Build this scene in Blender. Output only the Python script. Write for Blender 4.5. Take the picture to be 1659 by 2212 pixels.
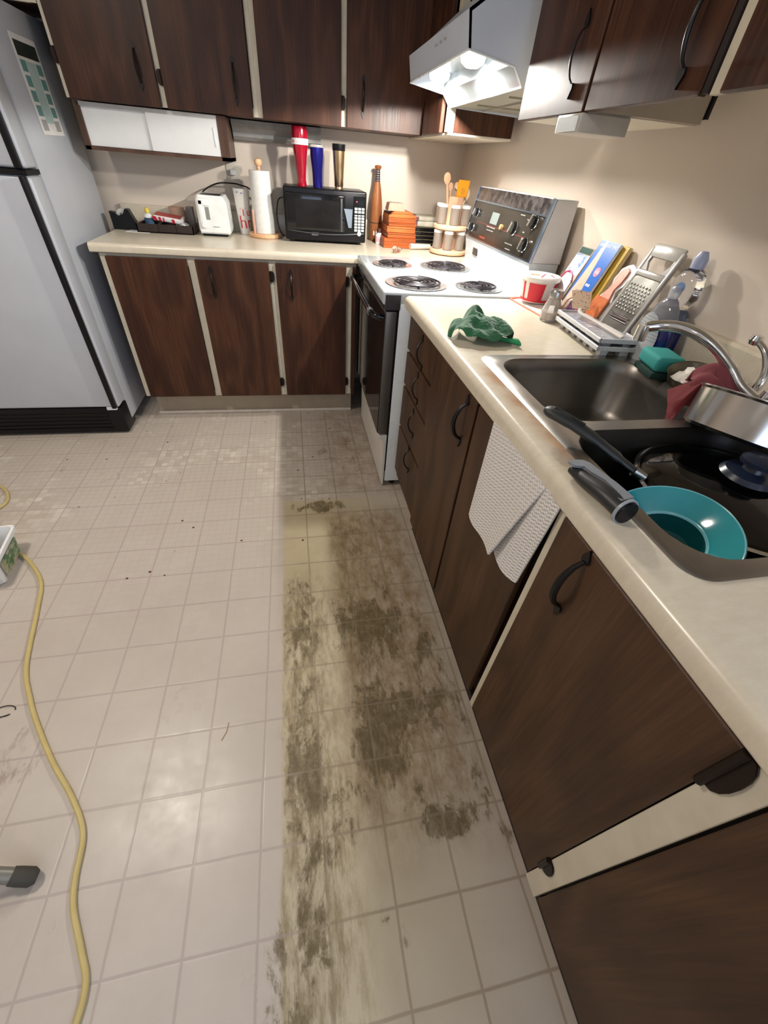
import bpy, bmesh, math, random
from mathutils import Vector, Matrix, noise as mnoise
random.seed(7)
S = bpy.context.scene
for o in list(bpy.data.objects): bpy.data.objects.remove(o)
COL = S.collection
PI = math.pi

# ------------------------------------------------------------------ camera
cam = bpy.data.objects.new('camera', bpy.data.cameras.new('camera')); COL.objects.link(cam)
Rm = Matrix(((0.98133065, 0.06600098, -0.18064888), (-0.17912175, 0.65569011, -0.7334752), (0.0700396, 0.75213985, 0.65527102)))
cam.matrix_world = Matrix.Translation((-1.03877666, -3.05121729, 1.28553583)) @ Rm.to_4x4()
cam.data.sensor_fit = 'HORIZONTAL'; cam.data.sensor_width = 36.0
cam.data.lens = 36.0 * 865.69 / 1659.0
cam.data.clip_start = 0.02
S.camera = cam
# ------------------------------------------------------------------ light
S.view_settings.view_transform = 'Standard'; S.view_settings.look = 'None'
S.view_settings.exposure = 0.0; S.view_settings.gamma = 1.0; S.view_settings.use_curve_mapping = False
W = bpy.data.worlds.new('world'); S.world = W; W.use_nodes = True
W.node_tree.nodes['Background'].inputs[0].default_value = (0.75, 0.80, 1.0, 1)
W.node_tree.nodes['Background'].inputs[1].default_value = 0.15

def light(name, kind, loc, power, color, size=0.1, rot=(0, 0, 0), sy=None, spot=None):
    d = bpy.data.lights.new(name, kind); d.energy = power; d.color = color
    if kind == 'AREA':
        d.shape = 'RECTANGLE' if sy else 'DISK'; d.size = size
        if sy: d.size_y = sy
    else: d.shadow_soft_size = size
    if kind == 'SPOT': d.spot_size = spot; d.spot_blend = 0.08
    o = bpy.data.objects.new(name, d); COL.objects.link(o); o.location = loc; o.rotation_euler = rot
    return o
light('ceiling_lamp', 'AREA', (-2.1, -2.05, 2.30), 24, (1.0, 0.90, 0.79), 0.32)
light('far_ceiling_lamp', 'AREA', (-2.3, -4.3, 2.32), 6, (1.0, 0.93, 0.86), 0.4)
light('window_daylight', 'AREA', (-0.9, -5.55, 1.55), 15, (0.56, 0.73, 1.0), 1.3, (math.radians(90), 0, 0), 1.1)
light('side_cool_fill', 'AREA', (-0.03, -4.35, 1.55), 26, (0.62, 0.76, 1.0), 1.0, (0, math.radians(90), 0), 0.9)  # added cool fill to brighten the refrigerator side; no window stands there
HL = [light('hood_lamp', 'SPOT', (-0.405, yy, 1.532), 50, (1.0, 0.955, 0.885), 0.026, (0, math.radians(-4), 0), None, math.radians(178)) for yy in (-1.235, -0.86)]

# ------------------------------------------------------------------ material helpers
class NT:
    def __init__(s, name):
        s.m = bpy.data.materials.new(name); s.m.use_nodes = True; s.t = s.m.node_tree; s.b = s.t.nodes['Principled BSDF']
        s.tc = s.t.nodes.new('ShaderNodeTexCoord')
    def n(s, t): return s.t.nodes.new('ShaderNode' + t)
    def put(s, sock, v):
        if v is None: return
        if isinstance(v, bpy.types.NodeSocket): s.t.links.new(v, sock)
        elif isinstance(v, (tuple, list)) and len(v) == 3 and sock.type == 'RGBA': sock.default_value = (*v, 1)
        else: sock.default_value = v
    def math(s, op, a, b=None, c=None, clamp=False):
        n = s.n('Math'); n.operation = op; n.use_clamp = clamp
        s.put(n.inputs[0], a); s.put(n.inputs[1], b); s.put(n.inputs[2], c); return n.outputs[0]
    def obj(s): return s.tc.outputs['Object']
    def mapv(s, v, scale=(1, 1, 1), loc=(0, 0, 0), rot=(0, 0, 0)):
        n = s.n('Mapping'); s.put(n.inputs['Vector'], v); n.inputs['Scale'].default_value = scale
        n.inputs['Location'].default_value = loc; n.inputs['Rotation'].default_value = rot; return n.outputs[0]
    def noise(s, v, scale=5, detail=4, rough=.55, dist=0):
        n = s.n('TexNoise'); s.put(n.inputs['Vector'], v); n.inputs['Scale'].default_value = scale
        n.inputs['Detail'].default_value = detail; n.inputs['Roughness'].default_value = rough; n.inputs['Distortion'].default_value = dist
        return n.outputs['Fac']
    def voro(s, v, scale, out='Distance', feat='F1', rnd=1):
        n = s.n('TexVoronoi'); n.feature = feat; s.put(n.inputs['Vector'], v); n.inputs['Scale'].default_value = scale
        n.inputs['Randomness'].default_value = rnd; return n.outputs[out]
    def ramp(s, f, stops, interp='LINEAR'):
        n = s.n('ValToRGB'); n.color_ramp.interpolation = interp; s.put(n.inputs[0], f); e = n.color_ramp.elements
        while len(e) < len(stops): e.new(0.5)
        for i, (p, c) in enumerate(stops): e[i].position = p; e[i].color = (*c, 1) if isinstance(c, tuple) else (c, c, c, 1)
        return n.outputs[0]
    def rng(s, f, a, b, c=0, d=1, kind='LINEAR'):
        n = s.n('MapRange'); n.interpolation_type = kind; s.put(n.inputs[0], f)
        for i, v in enumerate((a, b, c, d)): n.inputs[i + 1].default_value = v
        return n.outputs[0]
    def mix(s, f, a, b, mode='MIX'):
        n = s.n('Mix'); n.data_type = 'RGBA'; n.blend_type = mode; s.put(n.inputs[0], f); s.put(n.inputs[6], a); s.put(n.inputs[7], b); return n.outputs[2]
    def xyz(s, v):
        n = s.n('SeparateXYZ'); s.put(n.inputs[0], v); return n.outputs
    def comb(s, x, y, z):
        n = s.n('CombineXYZ'); s.put(n.inputs[0], x); s.put(n.inputs[1], y); s.put(n.inputs[2], z); return n.outputs[0]
    def rand(s): return s.n('ObjectInfo').outputs['Random']
    def bump(s, h, strength=.2, dist=.002):
        n = s.n('Bump'); s.put(n.inputs['Height'], h); n.inputs['Strength'].default_value = strength; n.inputs['Distance'].default_value = dist
        s.t.links.new(n.outputs[0], s.b.inputs['Normal'])
    def set(s, **k):
        for a, v in k.items(): s.put(s.b.inputs[a.replace('_', ' ')], v)
        return s.m

def plain(name, col, rough=.5, metal=0, var=.06, scale=14, bump=0, **k):
    t = NT(name); f = t.noise(t.obj(), scale, 3)
    c = t.mix(t.rng(f, .3, .7), tuple(max(0, x * (1 - var)) for x in col), tuple(min(1, x * (1 + var)) for x in col))
    if bump: t.bump(t.noise(t.obj(), scale * 8, 3), bump, .001)
    return t.set(Base_Color=c, Roughness=t.rng(f, .3, .7, max(0, rough - .04), min(1, rough + .04)), Metallic=metal, **k)

def make_wood(name, dark, mid, light, vert=2, rough=.42, freq=1.0):
    t = NT(name); v = t.obj(); x = t.xyz(v); r = t.rand()
    off = t.math('MULTIPLY', r, 37.0)
    h = t.math('ADD', x[0], x[1]) if vert == 2 else x[2]       # across the grain
    g = x[2] if vert == 2 else t.math('ADD', x[0], x[1])       # along the grain
    w = t.noise(t.comb(t.math('MULTIPLY', h, 5.0), t.math('MULTIPLY', g, 1.3), off), 1.0, 2)
    rad = t.math('ADD', t.math('MULTIPLY', h, 26 * freq), t.math('MULTIPLY', w, 26.0))
    rings = t.math('SINE', t.math('ADD', rad, off))
    fine = t.noise(t.comb(t.math('MULTIPLY', h, 150.0), t.math('MULTIPLY', g, 4.0), off), 1.0, 4, .65)
    pore = t.noise(t.comb(t.math('MULTIPLY', h, 420.0), t.math('MULTIPLY', g, 14.0), off), 1.0, 2, .6)
    f = t.math('ADD', t.math('MULTIPLY', rings, .12), t.math('ADD', t.math('MULTIPLY', fine, .75), t.math('MULTIPLY', pore, .25)))
    c = t.ramp(f, [(.2, dark), (.52, mid), (.85, light)])
    t.bump(pore, .08, .0006)
    return t.set(Base_Color=c, Roughness=t.rng(fine, .3, .7, rough - .06, rough + .08), Specular_IOR_Level=.28)
WOOD = make_wood('walnut_laminate', (.020, .0075, .0038), (.052, .0185, .0088), (.105, .042, .019))
WOODH = make_wood('walnut_laminate_worn', (.034, .0155, .0072), (.064, .031, .0150), (.105, .054, .027), rough=.46)
DARKGAP = plain('dark_stained_edge', (.012, .006, .005), .7)
CREAM = plain('cream_painted_frame', (.60, .545, .43), .5, var=.07, scale=20)
KICK = plain('beige_kick_board', (.42, .345, .25), .55)
IRON = plain('black_iron', (.016, .014, .013), .38, .6)
HINGE = plain('dark_bronze_hinge', (.02, .012, .009), .4, .7)
WHITE = plain('white_enamel', (.72, .76, .78), .28, var=.02)
FRIDGE = plain('white_textured_enamel', (.50, .525, .57), .36, var=.03, scale=6, bump=.12)
STOVEW = plain('stove_white_enamel', (.47, .51, .53), .16, var=.015)
BLACKP = plain('black_plastic', (.004, .004, .005), .36, Specular_IOR_Level=.3)
BLACKG = plain('black_gloss', (.006, .006, .007), .08)
BRONZE = plain('dark_control_glass', (.020, .017, .013), .16, Specular_IOR_Level=.25)
CHROME = plain('chrome', (.78, .79, .80), .10, 1.0, var=.02)
STEEL = plain('brushed_steel', (.50, .49, .47), .30, 1.0)
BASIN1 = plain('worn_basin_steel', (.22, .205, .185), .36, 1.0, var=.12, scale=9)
BASIN2 = plain('shaded_basin_steel', (.030, .026, .022), .45, .6, var=.3, scale=9)  # sink steel of the near bowl, its shade painted in as near-black colour
SINKM = plain('sink_steel', (.42, .40, .375), .30, 1.0, var=.10, scale=9)
PAPER = plain('white_paper', (.80, .80, .78), .8)
RED = plain('red_print', (.62, .02, .04), .45)
PINE = make_wood('light_pine', (.60, .30, .15), (.80, .47, .27), (.88, .58, .36), freq=.6)
ORANGEW = make_wood('orange_cedar', (.16, .030, .008), (.55, .13, .030), (.72, .22, .060), vert=0)
GREENC = None

def t_wall():
    t = NT('cream_wall_paint'); a = t.noise(t.obj(), 1.6, 3); b = t.noise(t.obj(), 180, 2)
    c = t.mix(t.rng(a, .3, .7), (.69, .595, .50), (.74, .65, .55)); t.bump(b, .12, .0008)
    return t.set(Base_Color=c, Roughness=.42, Specular_IOR_Level=.35)
WALL = t_wall()
def t_counter():
    t = NT('cream_laminate_counter'); a = t.noise(t.mapv(t.obj(), (1, 3, 1)), 26, 5, .7); b = t.noise(t.obj(), 3, 3)
    c = t.ramp(a, [(.3, (.62, .55, .43)), (.55, (.67, .60, .475)), (.75, (.71, .645, .525))])
    x = t.xyz(t.obj())
    # brown water stain beside the sink rim
    m = t.math('MULTIPLY', t.rng(x[0], -.612, -.580), t.rng(x[0], -.560, -.550, 1, 0))
    m = t.math('MULTIPLY', m, t.math('MULTIPLY', t.rng(x[1], -2.62, -2.5), t.rng(x[1], -2.16, -2.08, 1, 0)))
    m = t.math('MULTIPLY', m, t.rng(t.noise(t.obj(), 14, 3), .3, .6, .35, .95))
    c = t.mix(m, c, (.42, .23, .12))
    d = t.n('VectorMath'); d.operation = 'DISTANCE'; t.put(d.inputs[0], t.obj()); d.inputs[1].default_value = (-.628, -2.925, .90)
    c = t.mix(t.rng(d.outputs['Value'], .003, .005, 1, 0), c, (.35, .08, .06))
    return t.set(Base_Color=c, Roughness=.24, Specular_IOR_Level=.5)
COUNTER = t_counter()

def t_floor():
    t = NT('worn_vinyl_floor'); v = t.obj(); x = t.xyz(v); P_ = .1536
    def line(c, off, per, w):
        f = t.math('FRACT', t.math('DIVIDE', t.math('SUBTRACT', c, off), per))
        d = t.math('MULTIPLY', t.math('ABSOLUTE', t.math('SUBTRACT', f, .5)), 2.0)   # 1 at the line
        return t.rng(d, 1 - 2 * w / per, 1 - .8 * w / per)
    wob = t.math('MULTIPLY', t.math('SUBTRACT', t.noise(v, 9, 2), .5), .004)
    X = t.math('ADD', x[0], wob); Y = t.math('ADD', x[1], wob)
    big = t.math('MAXIMUM', line(X, -.597, P_, .0042), line(Y, -1.594, P_, .0042))
    sub = t.math('MAXIMUM', line(X, -.597, P_ / 5, .002), line(Y, -1.594, P_ / 5, .002))
    # small mosaic cells
    cell = t.n('TexWhiteNoise'); cx = t.math('FLOOR', t.math('DIVIDE', t.math('SUBTRACT', X, -.597), P_ / 5)); cy = t.math('FLOOR', t.math('DIVIDE', t.math('SUBTRACT', Y, -1.594), P_ / 5))
    t.put(cell.inputs['Vector'], t.comb(cx, cy, 0.0)); cr = cell.outputs['Value']
    patch = t.rng(t.noise(v, 2.3, 4, .7), .50, .66)
    far = t.rng(x[1], -2.3, -1.2)                       # the far floor shows more of the mosaic
    base = t.mix(t.noise(v, 2.6, 7, .75), (.42, .355, .30), (.58, .52, .45))
    cellc = t.mix(cr, (.42, .35, .28), (.70, .65, .56))
    base = t.mix(t.math('MULTIPLY', t.math('MULTIPLY', patch, .75), t.math('ADD', far, .12)), base, cellc)
    base = t.mix(t.math('MULTIPLY', sub, t.math('MULTIPLY', far, .34)), base, (.30, .22, .17))
    # yellowed rectangle where a mat has lain
    edge = t.math('ADD', x[0], t.math('MULTIPLY', t.math('SUBTRACT', t.noise(v, 22, 3), .5), .012))
    mat_ = t.math('MULTIPLY', t.rng(edge, -1.168, -1.158), t.rng(x[1], -1.50, -1.47, 1, 0))
    mat_ = t.math('MULTIPLY', mat_, t.rng(x[0], -.92, -.60, 1, .12))
    mat_ = t.math('MULTIPLY', mat_, t.rng(x[1], -3.5, -2.2, .55, 1))
    base = t.mix(t.math('MULTIPLY', mat_, .82), base, t.mix(t.noise(v, 9, 4), (.40, .315, .165), (.60, .52, .34)))
    def blob(cx, cy, rx, ry, p=2.0):
        a = t.math('DIVIDE', t.math('SUBTRACT', x[0], cx), rx); b = t.math('DIVIDE', t.math('SUBTRACT', x[1], cy), ry)
        d = t.math('ADD', t.math('MULTIPLY', a, a), t.math('MULTIPLY', b, b))
        return t.rng(d, 0, p, 1, 0, 'SMOOTHSTEP')
    def union(bl):
        r = None
        for b in bl:
            m = t.math('MULTIPLY', blob(*b[:4]), b[4]); r = m if r is None else t.math('MAXIMUM', r, m)
        return r
    n1 = t.noise(t.mapv(v, (1, .55, 1)), 11, 12, .72, .5)
    n2 = t.noise(t.mapv(v, (1, .30, 1)), 60, 5, .7)
    nn = t.math('ADD', t.math('MULTIPLY', n1, .72), t.math('MULTIPLY', n2, .28))
    def spots(mask, lo, hi, soft=.035):
        # stain where the noise rises over a threshold that drops inside the mask
        th = t.math('SUBTRACT', lo, t.math('MULTIPLY', mask, lo - hi))
        return t.rng(t.math('SUBTRACT', nn, th), -soft * .4, soft)
    olive = union([(-.85, -2.24, .17, .24, .90), (-.84, -2.58, .16, .24, .88), (-.67, -2.31, .07, .17, .80), (-1.10, -2.25, .08, .40, .84), (-1.10, -2.66, .08, .28, .88),
                   (-.70, -2.53, .14, .30, .76), (-.72, -2.83, .11, .06, .92), (-.63, -2.77, .055, .08, .76), (-.80, -2.76, .05, .075, .80), (-1.12, -3.04, .09, .15, .86), (-.98, -3.00, .12, .16, .60),
                   (-.75, -3.08, .09, .08, .56), (-1.00, -1.54, .18, .06, .84), (-.59, -2.92, .045, .07, .56), (-1.0, -2.75, .14, .25, .70)])
    brown = union([(-.90, -1.78, .10, .26, .9), (-.80, -1.05, .24, .50, .84), (-.70, -1.2, .06, .35, .8), (-2.15, -.85, .35, .16, .72), (-1.86, -2.52, .10, .12, .85), (-2.0, -1.15, .45, .22, .70), (-1.72, -1.75, .2, .12, .5), (-1.66, -2.2, .06, .06, .7), (-1.68, -2.16, .05, .05, .6),
                   (-2.2, -1.2, .5, .25, .35), (-.60, -2.6, .05, .3, .6), (-.95, -.66, .5, .06, .6), (-1.0, -2.8, .1, .25, .5)])
    wash = t.math('MULTIPLY', t.rng(x[0], -1.0, -.93), t.rng(x[0], -.66, -.56, 1, 0)); wash = t.math('MULTIPLY', wash, t.math('MULTIPLY', t.rng(x[1], -1.66, -1.54, 1, 0), t.rng(x[1], -2.95, -2.72)))
    washn = t.rng(t.noise(t.mapv(v, (1, .45, 1)), 26, 10, .78), .40, .60)
    base = t.mix(t.math('MULTIPLY', wash, t.math('MULTIPLY', washn, .80)), base, (.185, .115, .048))
    base = t.mix(t.math('MULTIPLY', wash, .30), base, (.30, .20, .10))
    dk = t.math('MULTIPLY', t.math('MULTIPLY', t.rng(x[0], -1.02, -.86), t.rng(x[1], -1.50, -1.40)), t.rng(t.noise(v, 13, 8, .75), .38, .60)); base = t.mix(t.math('MULTIPLY', dk, .55), base, (.22, .14, .08))
    wash2 = t.math('MULTIPLY', t.math('MULTIPLY', t.rng(edge, -1.166, -1.156), t.rng(x[0], -1.02, -.95, 1, 0)), t.rng(x[1], -2.1, -1.9, 1, 0))
    base = t.mix(t.math('MULTIPLY', wash2, t.math('MULTIPLY', t.rng(t.noise(t.mapv(v, (1, .25, 1)), 34, 8, .75), .42, .60), .72)), base, (.185, .130, .052))
    so = spots(olive, .80, .41, .04); sb = spots(brown, .82, .50, .09)
    base = t.mix(t.math('MULTIPLY', t.rng(t.math('SUBTRACT', nn, t.math('SUBTRACT', .74, t.math('MULTIPLY', olive, .36))), -.02, .16), .55), base, (.24, .18, .095))
    so = t.math('MULTIPLY', so, t.rng(t.noise(t.mapv(v, (1, .5, 1)), 48, 8, .8), .36, .56, .35, 1))
    base = t.mix(t.math('MULTIPLY', so, .88), base, t.mix(n2, (.062, .043, .014), (.145, .102, .040)))
    base = t.mix(t.math('MULTIPLY', sb, .72), base, (.17, .095, .055))
    lineA = t.mix(t.rng(x[0], -1.16, -1.1), (.36, .295, .265), (.25, .19, .125))
    base = t.mix(t.math('MULTIPLY', big, .58), base, lineA)
    # spatter dots
    dv = t.voro(v, 15, 'Distance'); dc = t.voro(v, 15, 'Color'); dr = t.xyz(dc)[0]
    dz = t.math('MULTIPLY', t.rng(dv, .065, .10, 1, 0), t.math('GREATER_THAN', dr, .60))
    dm = union([(-1.5, -1.3, .55, .75, 1), (-.85, -1.0, .3, .6, 1), (-1.9, -.95, .5, .2, 1)])
    base = t.mix(t.math('MULTIPLY', dz, t.rng(dm, .25, .5)), base, (.085, .016, .012))
    gl = t.math('ADD', t.rng(t.noise(v, 5, 4, .7), .35, .65, .30, .46), t.math('MULTIPLY', so, .22))
    gl = t.math('SUBTRACT', gl, t.math('MULTIPLY', t.math('MULTIPLY', patch, cr), .10))
    t.bump(t.math('ADD', t.math('MULTIPLY', big, -1.0), t.math('MULTIPLY', cr, .10)), .25, .001)
    return t.set(Base_Color=base, Roughness=gl, Specular_IOR_Level=.5)
FLOOR = t_floor()

def glass(name, col, rough=.04, ior=1.45, trans=1.0, alpha=1.0):
    t = NT(name); return t.set(Base_Color=t.mix(t.noise(t.obj(), 8, 2), col, tuple(min(1, c * 1.03) for c in col)), Roughness=rough, IOR=ior, Transmission_Weight=trans, Alpha=alpha)
def emis(name, col, st):
    t = NT(name); return t.set(Base_Color=col, Emission_Color=col, Emission_Strength=st, Roughness=.4)

# ------------------------------------------------------------------ geometry helpers
def bm_(): return bmesh.new()
def box(bm, x0, x1, y0, y1, z0, z1, bev=0, seg=2):
    vs = [bm.verts.new((x, y, z)) for x in (x0, x1) for y in (y0, y1) for z in (z0, z1)]
    fs = [bm.faces.new([vs[i] for i in q]) for q in ((0, 1, 3, 2), (4, 6, 7, 5), (0, 4, 5, 1), (2, 3, 7, 6), (0, 2, 6, 4), (1, 5, 7, 3))]
    if bev:
        es = list({e for f in fs for e in f.edges}); bmesh.ops.bevel(bm, geom=es, offset=bev, segments=seg, affect='EDGES', profile=.5)
    return bm
def lathe(bm, prof, c=(0, 0, 0), seg=32, axis=(0, 0, 1), sx=1, sy=1):
    q = Vector((0, 0, 1)).rotation_difference(Vector(axis).normalized()).to_matrix()
    rings = []
    for r, z in prof:
        if r < 1e-6: rings.append([bm.verts.new(Vector(c) + q @ Vector((0, 0, z)))])
        else: rings.append([bm.verts.new(Vector(c) + q @ Vector((r * sx * math.cos(2 * PI * i / seg), r * sy * math.sin(2 * PI * i / seg), z))) for i in range(seg)])
    for a, b in zip(rings, rings[1:]):
        for i in range(seg):
            j = (i + 1) % seg
            q_ = [a[i % len(a)], a[j % len(a)], b[j % len(b)], b[i % len(b)]]
            u = []
            for k in q_:
                if k not in u: u.append(k)
            if len(u) > 2:
                try: bm.faces.new(u)
                except ValueError: pass
    return bm
def cyl(bm, c, r, h, axis=(0, 0, 1), seg=24, r2=None):
    return lathe(bm, [(0, 0), (r, 0), (r2 if r2 is not None else r, h), (0, h)], c, seg, axis)
def tube(bm, pts, r, seg=10, cap=True, flat=1.0):
    pts = [Vector(p) for p in pts]; rs = r if isinstance(r, (list, tuple)) else [r] * len(pts); rings = []; up = None
    for i, p in enumerate(pts):
        d = (pts[min(i + 1, len(pts) - 1)] - pts[max(i - 1, 0)]).normalized()
        if up is None: up = Vector((0, 0, 1)) if abs(d.z) < .9 else Vector((1, 0, 0))
        s = d.cross(up).normalized(); up = s.cross(d).normalized()
        rings.append([bm.verts.new(p + rs[i] * (math.cos(2 * PI * k / seg) * s + flat * math.sin(2 * PI * k / seg) * up)) for k in range(seg)])
    for a, b in zip(rings, rings[1:]):
        for k in range(seg): bm.faces.new((a[k], a[(k + 1) % seg], b[(k + 1) % seg], b[k]))
    if cap: bm.faces.new(rings[0][::-1]); bm.faces.new(rings[-1])
    return bm
def smooth_path(pts, n=6, closed=False):
    out = []; P_ = [Vector(p) for p in pts]; N = len(P_)
    for i in range(N - 1):
        p0, p1, p2, p3 = P_[max(i - 1, 0)], P_[i], P_[i + 1], P_[min(i + 2, N - 1)]
        for k in range(n):
            u = k / n; out.append(.5 * ((2 * p1) + (p2 - p0) * u + (2 * p0 - 5 * p1 + 4 * p2 - p3) * u * u + (3 * p1 - p0 - 3 * p2 + p3) * u ** 3))
    out.append(P_[-1]); return out
def prism(bm, poly, o, u, v, d, bev=0):
    """polygon in the (u,v) plane at o, thickness vector d"""
    o, u, v, d = map(Vector, (o, u, v, d))
    a = [bm.verts.new(o + u * p[0] + v * p[1]) for p in poly]; b = [bm.verts.new(o + u * p[0] + v * p[1] + d) for p in poly]
    fs = [bm.faces.new(a[::-1]), bm.faces.new(b)]
    for i in range(len(poly)):
        j = (i + 1) % len(poly); fs.append(bm.faces.new((a[i], a[j], b[j], b[i])))
    if bev:
        es = list({e for f in fs[:2] for e in f.edges}); bmesh.ops.bevel(bm, geom=es, offset=bev, segments=2, affect='EDGES')
    return bm
def rrect(x0, x1, y0, y1, r, n=6):
    out = []
    for cx, cy, a0 in ((x1 - r, y1 - r, 0), (x0 + r, y1 - r, 90), (x0 + r, y0 + r, 180), (x1 - r, y0 + r, 270)):
        for k in range(n + 1):
            a = math.radians(a0 + 90 * k / n); out.append((cx + r * math.cos(a), cy + r * math.sin(a)))
    return out
def sheet(bm, f, nu, nv, thick=0.0):
    g = [[bm.verts.new(f(i / nu, j / nv)) for j in range(nv + 1)] for i in range(nu + 1)]
    fs = [bm.faces.new((g[i][j], g[i + 1][j], g[i + 1][j + 1], g[i][j + 1])) for i in range(nu) for j in range(nv)]
    if thick: bmesh.ops.recalc_face_normals(bm, faces=fs); bmesh.ops.solidify(bm, geom=fs, thickness=thick)
    return bm
def text(s, size, o, u, v, depth=.0004):
    """lettering as mesh: baseline origin o, reading direction u, up v"""
    c = bpy.data.curves.new('lettering', 'FONT'); c.body = s; c.size = size; c.extrude = depth; c.resolution_u = 2
    ob = bpy.data.objects.new('lettering', c); me = bpy.data.meshes.new_from_object(ob); bpy.data.objects.remove(ob)
    bm = bmesh.new(); bm.from_mesh(me); u = Vector(u).normalized(); v = Vector(v).normalized(); w = u.cross(v)
    for q in bm.verts: q.co = Vector(o) + u * q.co.x + v * q.co.y + w * q.co.z
    bpy.data.meshes.remove(me); return bm

MW = {}
def thing(name, label, cat, loc=(0, 0, 0), rot=(0, 0, 0), group=None):
    o = bpy.data.objects.new(name, None); COL.objects.link(o); o.empty_display_size = .05
    o.location = loc; o.rotation_euler = rot; o['label'] = label; o['category'] = cat
    if group: o['group'] = group
    from mathutils import Euler
    MW[o.name] = Matrix.Translation(loc) @ Euler(rot).to_matrix().to_4x4(); return o
def obj(name, bm, mat, parent=None, smooth=True, local=False, ang=35, label=None, sub=0):
    """one mesh object; coordinates are world unless local"""
    if parent is not None and not local: bm.transform(MW[parent.name].inverted())
    bmesh.ops.recalc_face_normals(bm, faces=bm.faces)
    me = bpy.data.meshes.new(name); bm.to_mesh(me); bm.free()
    o = bpy.data.objects.new(name, me); COL.objects.link(o)
    for m in (mat if isinstance(mat, list) else [mat]): me.materials.append(m)
    if smooth:
        me.shade_smooth(); me.set_sharp_from_angle(angle=math.radians(ang))
    if parent is not None: o.parent = parent; MW[o.name] = MW[parent.name]
    else: MW[o.name] = Matrix.Identity(4)
    if label: o['label'] = label
    if sub:
        md = o.modifiers.new('subdivision', 'SUBSURF'); md.levels = sub; md.render_levels = sub
    return o
def tag(o, label, cat, group=None):
    o['label'] = label; o['category'] = cat
    if group: o['group'] = group
    return o
def base_at(bm, loc):
    bm.transform(Matrix.Translation(-Vector(loc))); return bm
def solo(name, bm, mat, loc, label, cat, group=None, **k):
    o = obj(name, base_at(bm, loc), mat, **k); o.location = loc; MW[o.name] = Matrix.Translation(loc); return tag(o, label, cat, group)
def struct(name, bm, mat, **k):
    o = obj(name, bm, mat, **k); o['kind'] = 'structure'; return o
def dup(root, loc, label=None, rot=None):
    r = root.copy(); COL.objects.link(r); r.location = loc
    if rot: r.rotation_euler = rot
    if label: r['label'] = label
    for ch in root.children:
        c = ch.copy(); COL.objects.link(c); c.parent = r
        for g in ch.children:
            d = g.copy(); COL.objects.link(d); d.parent = c
    return r

# ------------------------------------------------------------------ the room
X0, Y0, H = -3.7, -5.7, 2.42
struct('floor', box(bm_(), X0, .0, Y0, .0, -.05, 0), FLOOR, smooth=False)
struct('ceiling', box(bm_(), X0, .0, Y0, .0, H, H + .05), plain('white_ceiling_paint', (.70, .68, .63), .8), smooth=False)
struct('wall_back', box(bm_(), X0, .0, 0, .08, -.05, H + .05), WALL, smooth=False)
struct('wall_right', box(bm_(), 0, .08, Y0, .08, -.05, H + .05), WALL, smooth=False)
struct('wall_left', box(bm_(), X0 - .08, X0, Y0, .08, -.05, H + .05), WALL, smooth=False)
struct('wall_front', box(bm_(), X0, .08, Y0 - .08, Y0, -.05, H + .05), WALL, smooth=False)

# ------------------------------------------------------------------ cabinets
def handle_bar(zc, h, face, at, axis, out, r=.0045, spade=True):
    """black wrought handle: bowed bar with a flattened spade at each end. axis 'y': door faces -y, 'x': faces -x"""
    bm = bm_(); pts = []
    for k in range(13):
        u = k / 12; z = zc + (u - .5) * h; b = math.sin(PI * u) ** .6 * out
        pts.append((at, face - b - .003, z) if axis == 'y' else (face - b - .003, at, z))
    tube(bm, pts, [r * (.8 + .5 * math.sin(PI * k / 12)) for k in range(13)], 8)
    if spade:
        for s in (-1, 1):
            z = zc + s * h * .5
            poly = [(-.007, 0), (.007, 0), (.009, s * .008), (0, s * .026), (-.009, s * .008)]
            if axis == 'y': prism(bm, poly, (at, face - .004, z), (1, 0, 0), (0, 0, 1), (0, .004, 0))
            else: prism(bm, poly, (face - .004, at, z), (0, 1, 0), (0, 0, 1), (.004, 0, 0))
    return bm
def hinge(z, at, face, axis, s=1, h=.05):
    bm = bm_(); poly = [(0, -h / 2), (s * .012, -h / 2), (s * .018, -h * .3), (s * .018, h * .3), (s * .012, h / 2), (0, h / 2)]
    if axis == 'y': prism(bm, poly, (at, face - .004, z), (1, 0, 0), (0, 0, 1), (0, .004, 0)); cyl(bm, (at, face - .004, z - h / 2), .0045, h, seg=8)
    else: prism(bm, poly, (face - .004, at, z), (0, 1, 0), (0, 0, 1), (.004, 0, 0)); cyl(bm, (face - .004, at, z - h / 2), .0045, h, seg=8)
    return bm
def run_y(name, label, x0, x1, yb, yf, z0, z1, stiles, doors, zt=None):
    """cabinet whose doors face -y; face frame at yf, door slab 18 mm proud"""
    t = thing(name, label, 'cabinet', ((x0 + x1) / 2, yb, z0))
    obj('carcass', box(bm_(), x0 + .0005, x1 - .0005, yf + .018, yb, z0, z1), WOOD, t, smooth=False)
    bm = bm_()
    for a, b in stiles: box(bm, a, b, yf, yf + .018, z0, z1, .001, 1)
    box(bm, x0, x1, yf + .001, yf + .018, z1 - .04, z1); box(bm, x0, x1, yf + .001, yf + .018, z0, z0 + .03)
    obj('face_frame', bm, CREAM, t, smooth=False, label='cream painted face frame')
    for a, b, zz0, zz1, hn, hs, hz in doors:
        d = obj('door', box(bm_(), a, b, yf - .018, yf - .001, zz0, zz1, .002, 1), WOOD, t, smooth=False)
        if hn: obj('handle', handle_bar(hz, hn[1], yf - .018, hn[0], 'y', .022), IRON, d)
        for at, s, z in hs: obj('hinge', hinge(z, at, yf - .006, 'y', s), HINGE, d)
    return t
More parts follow.
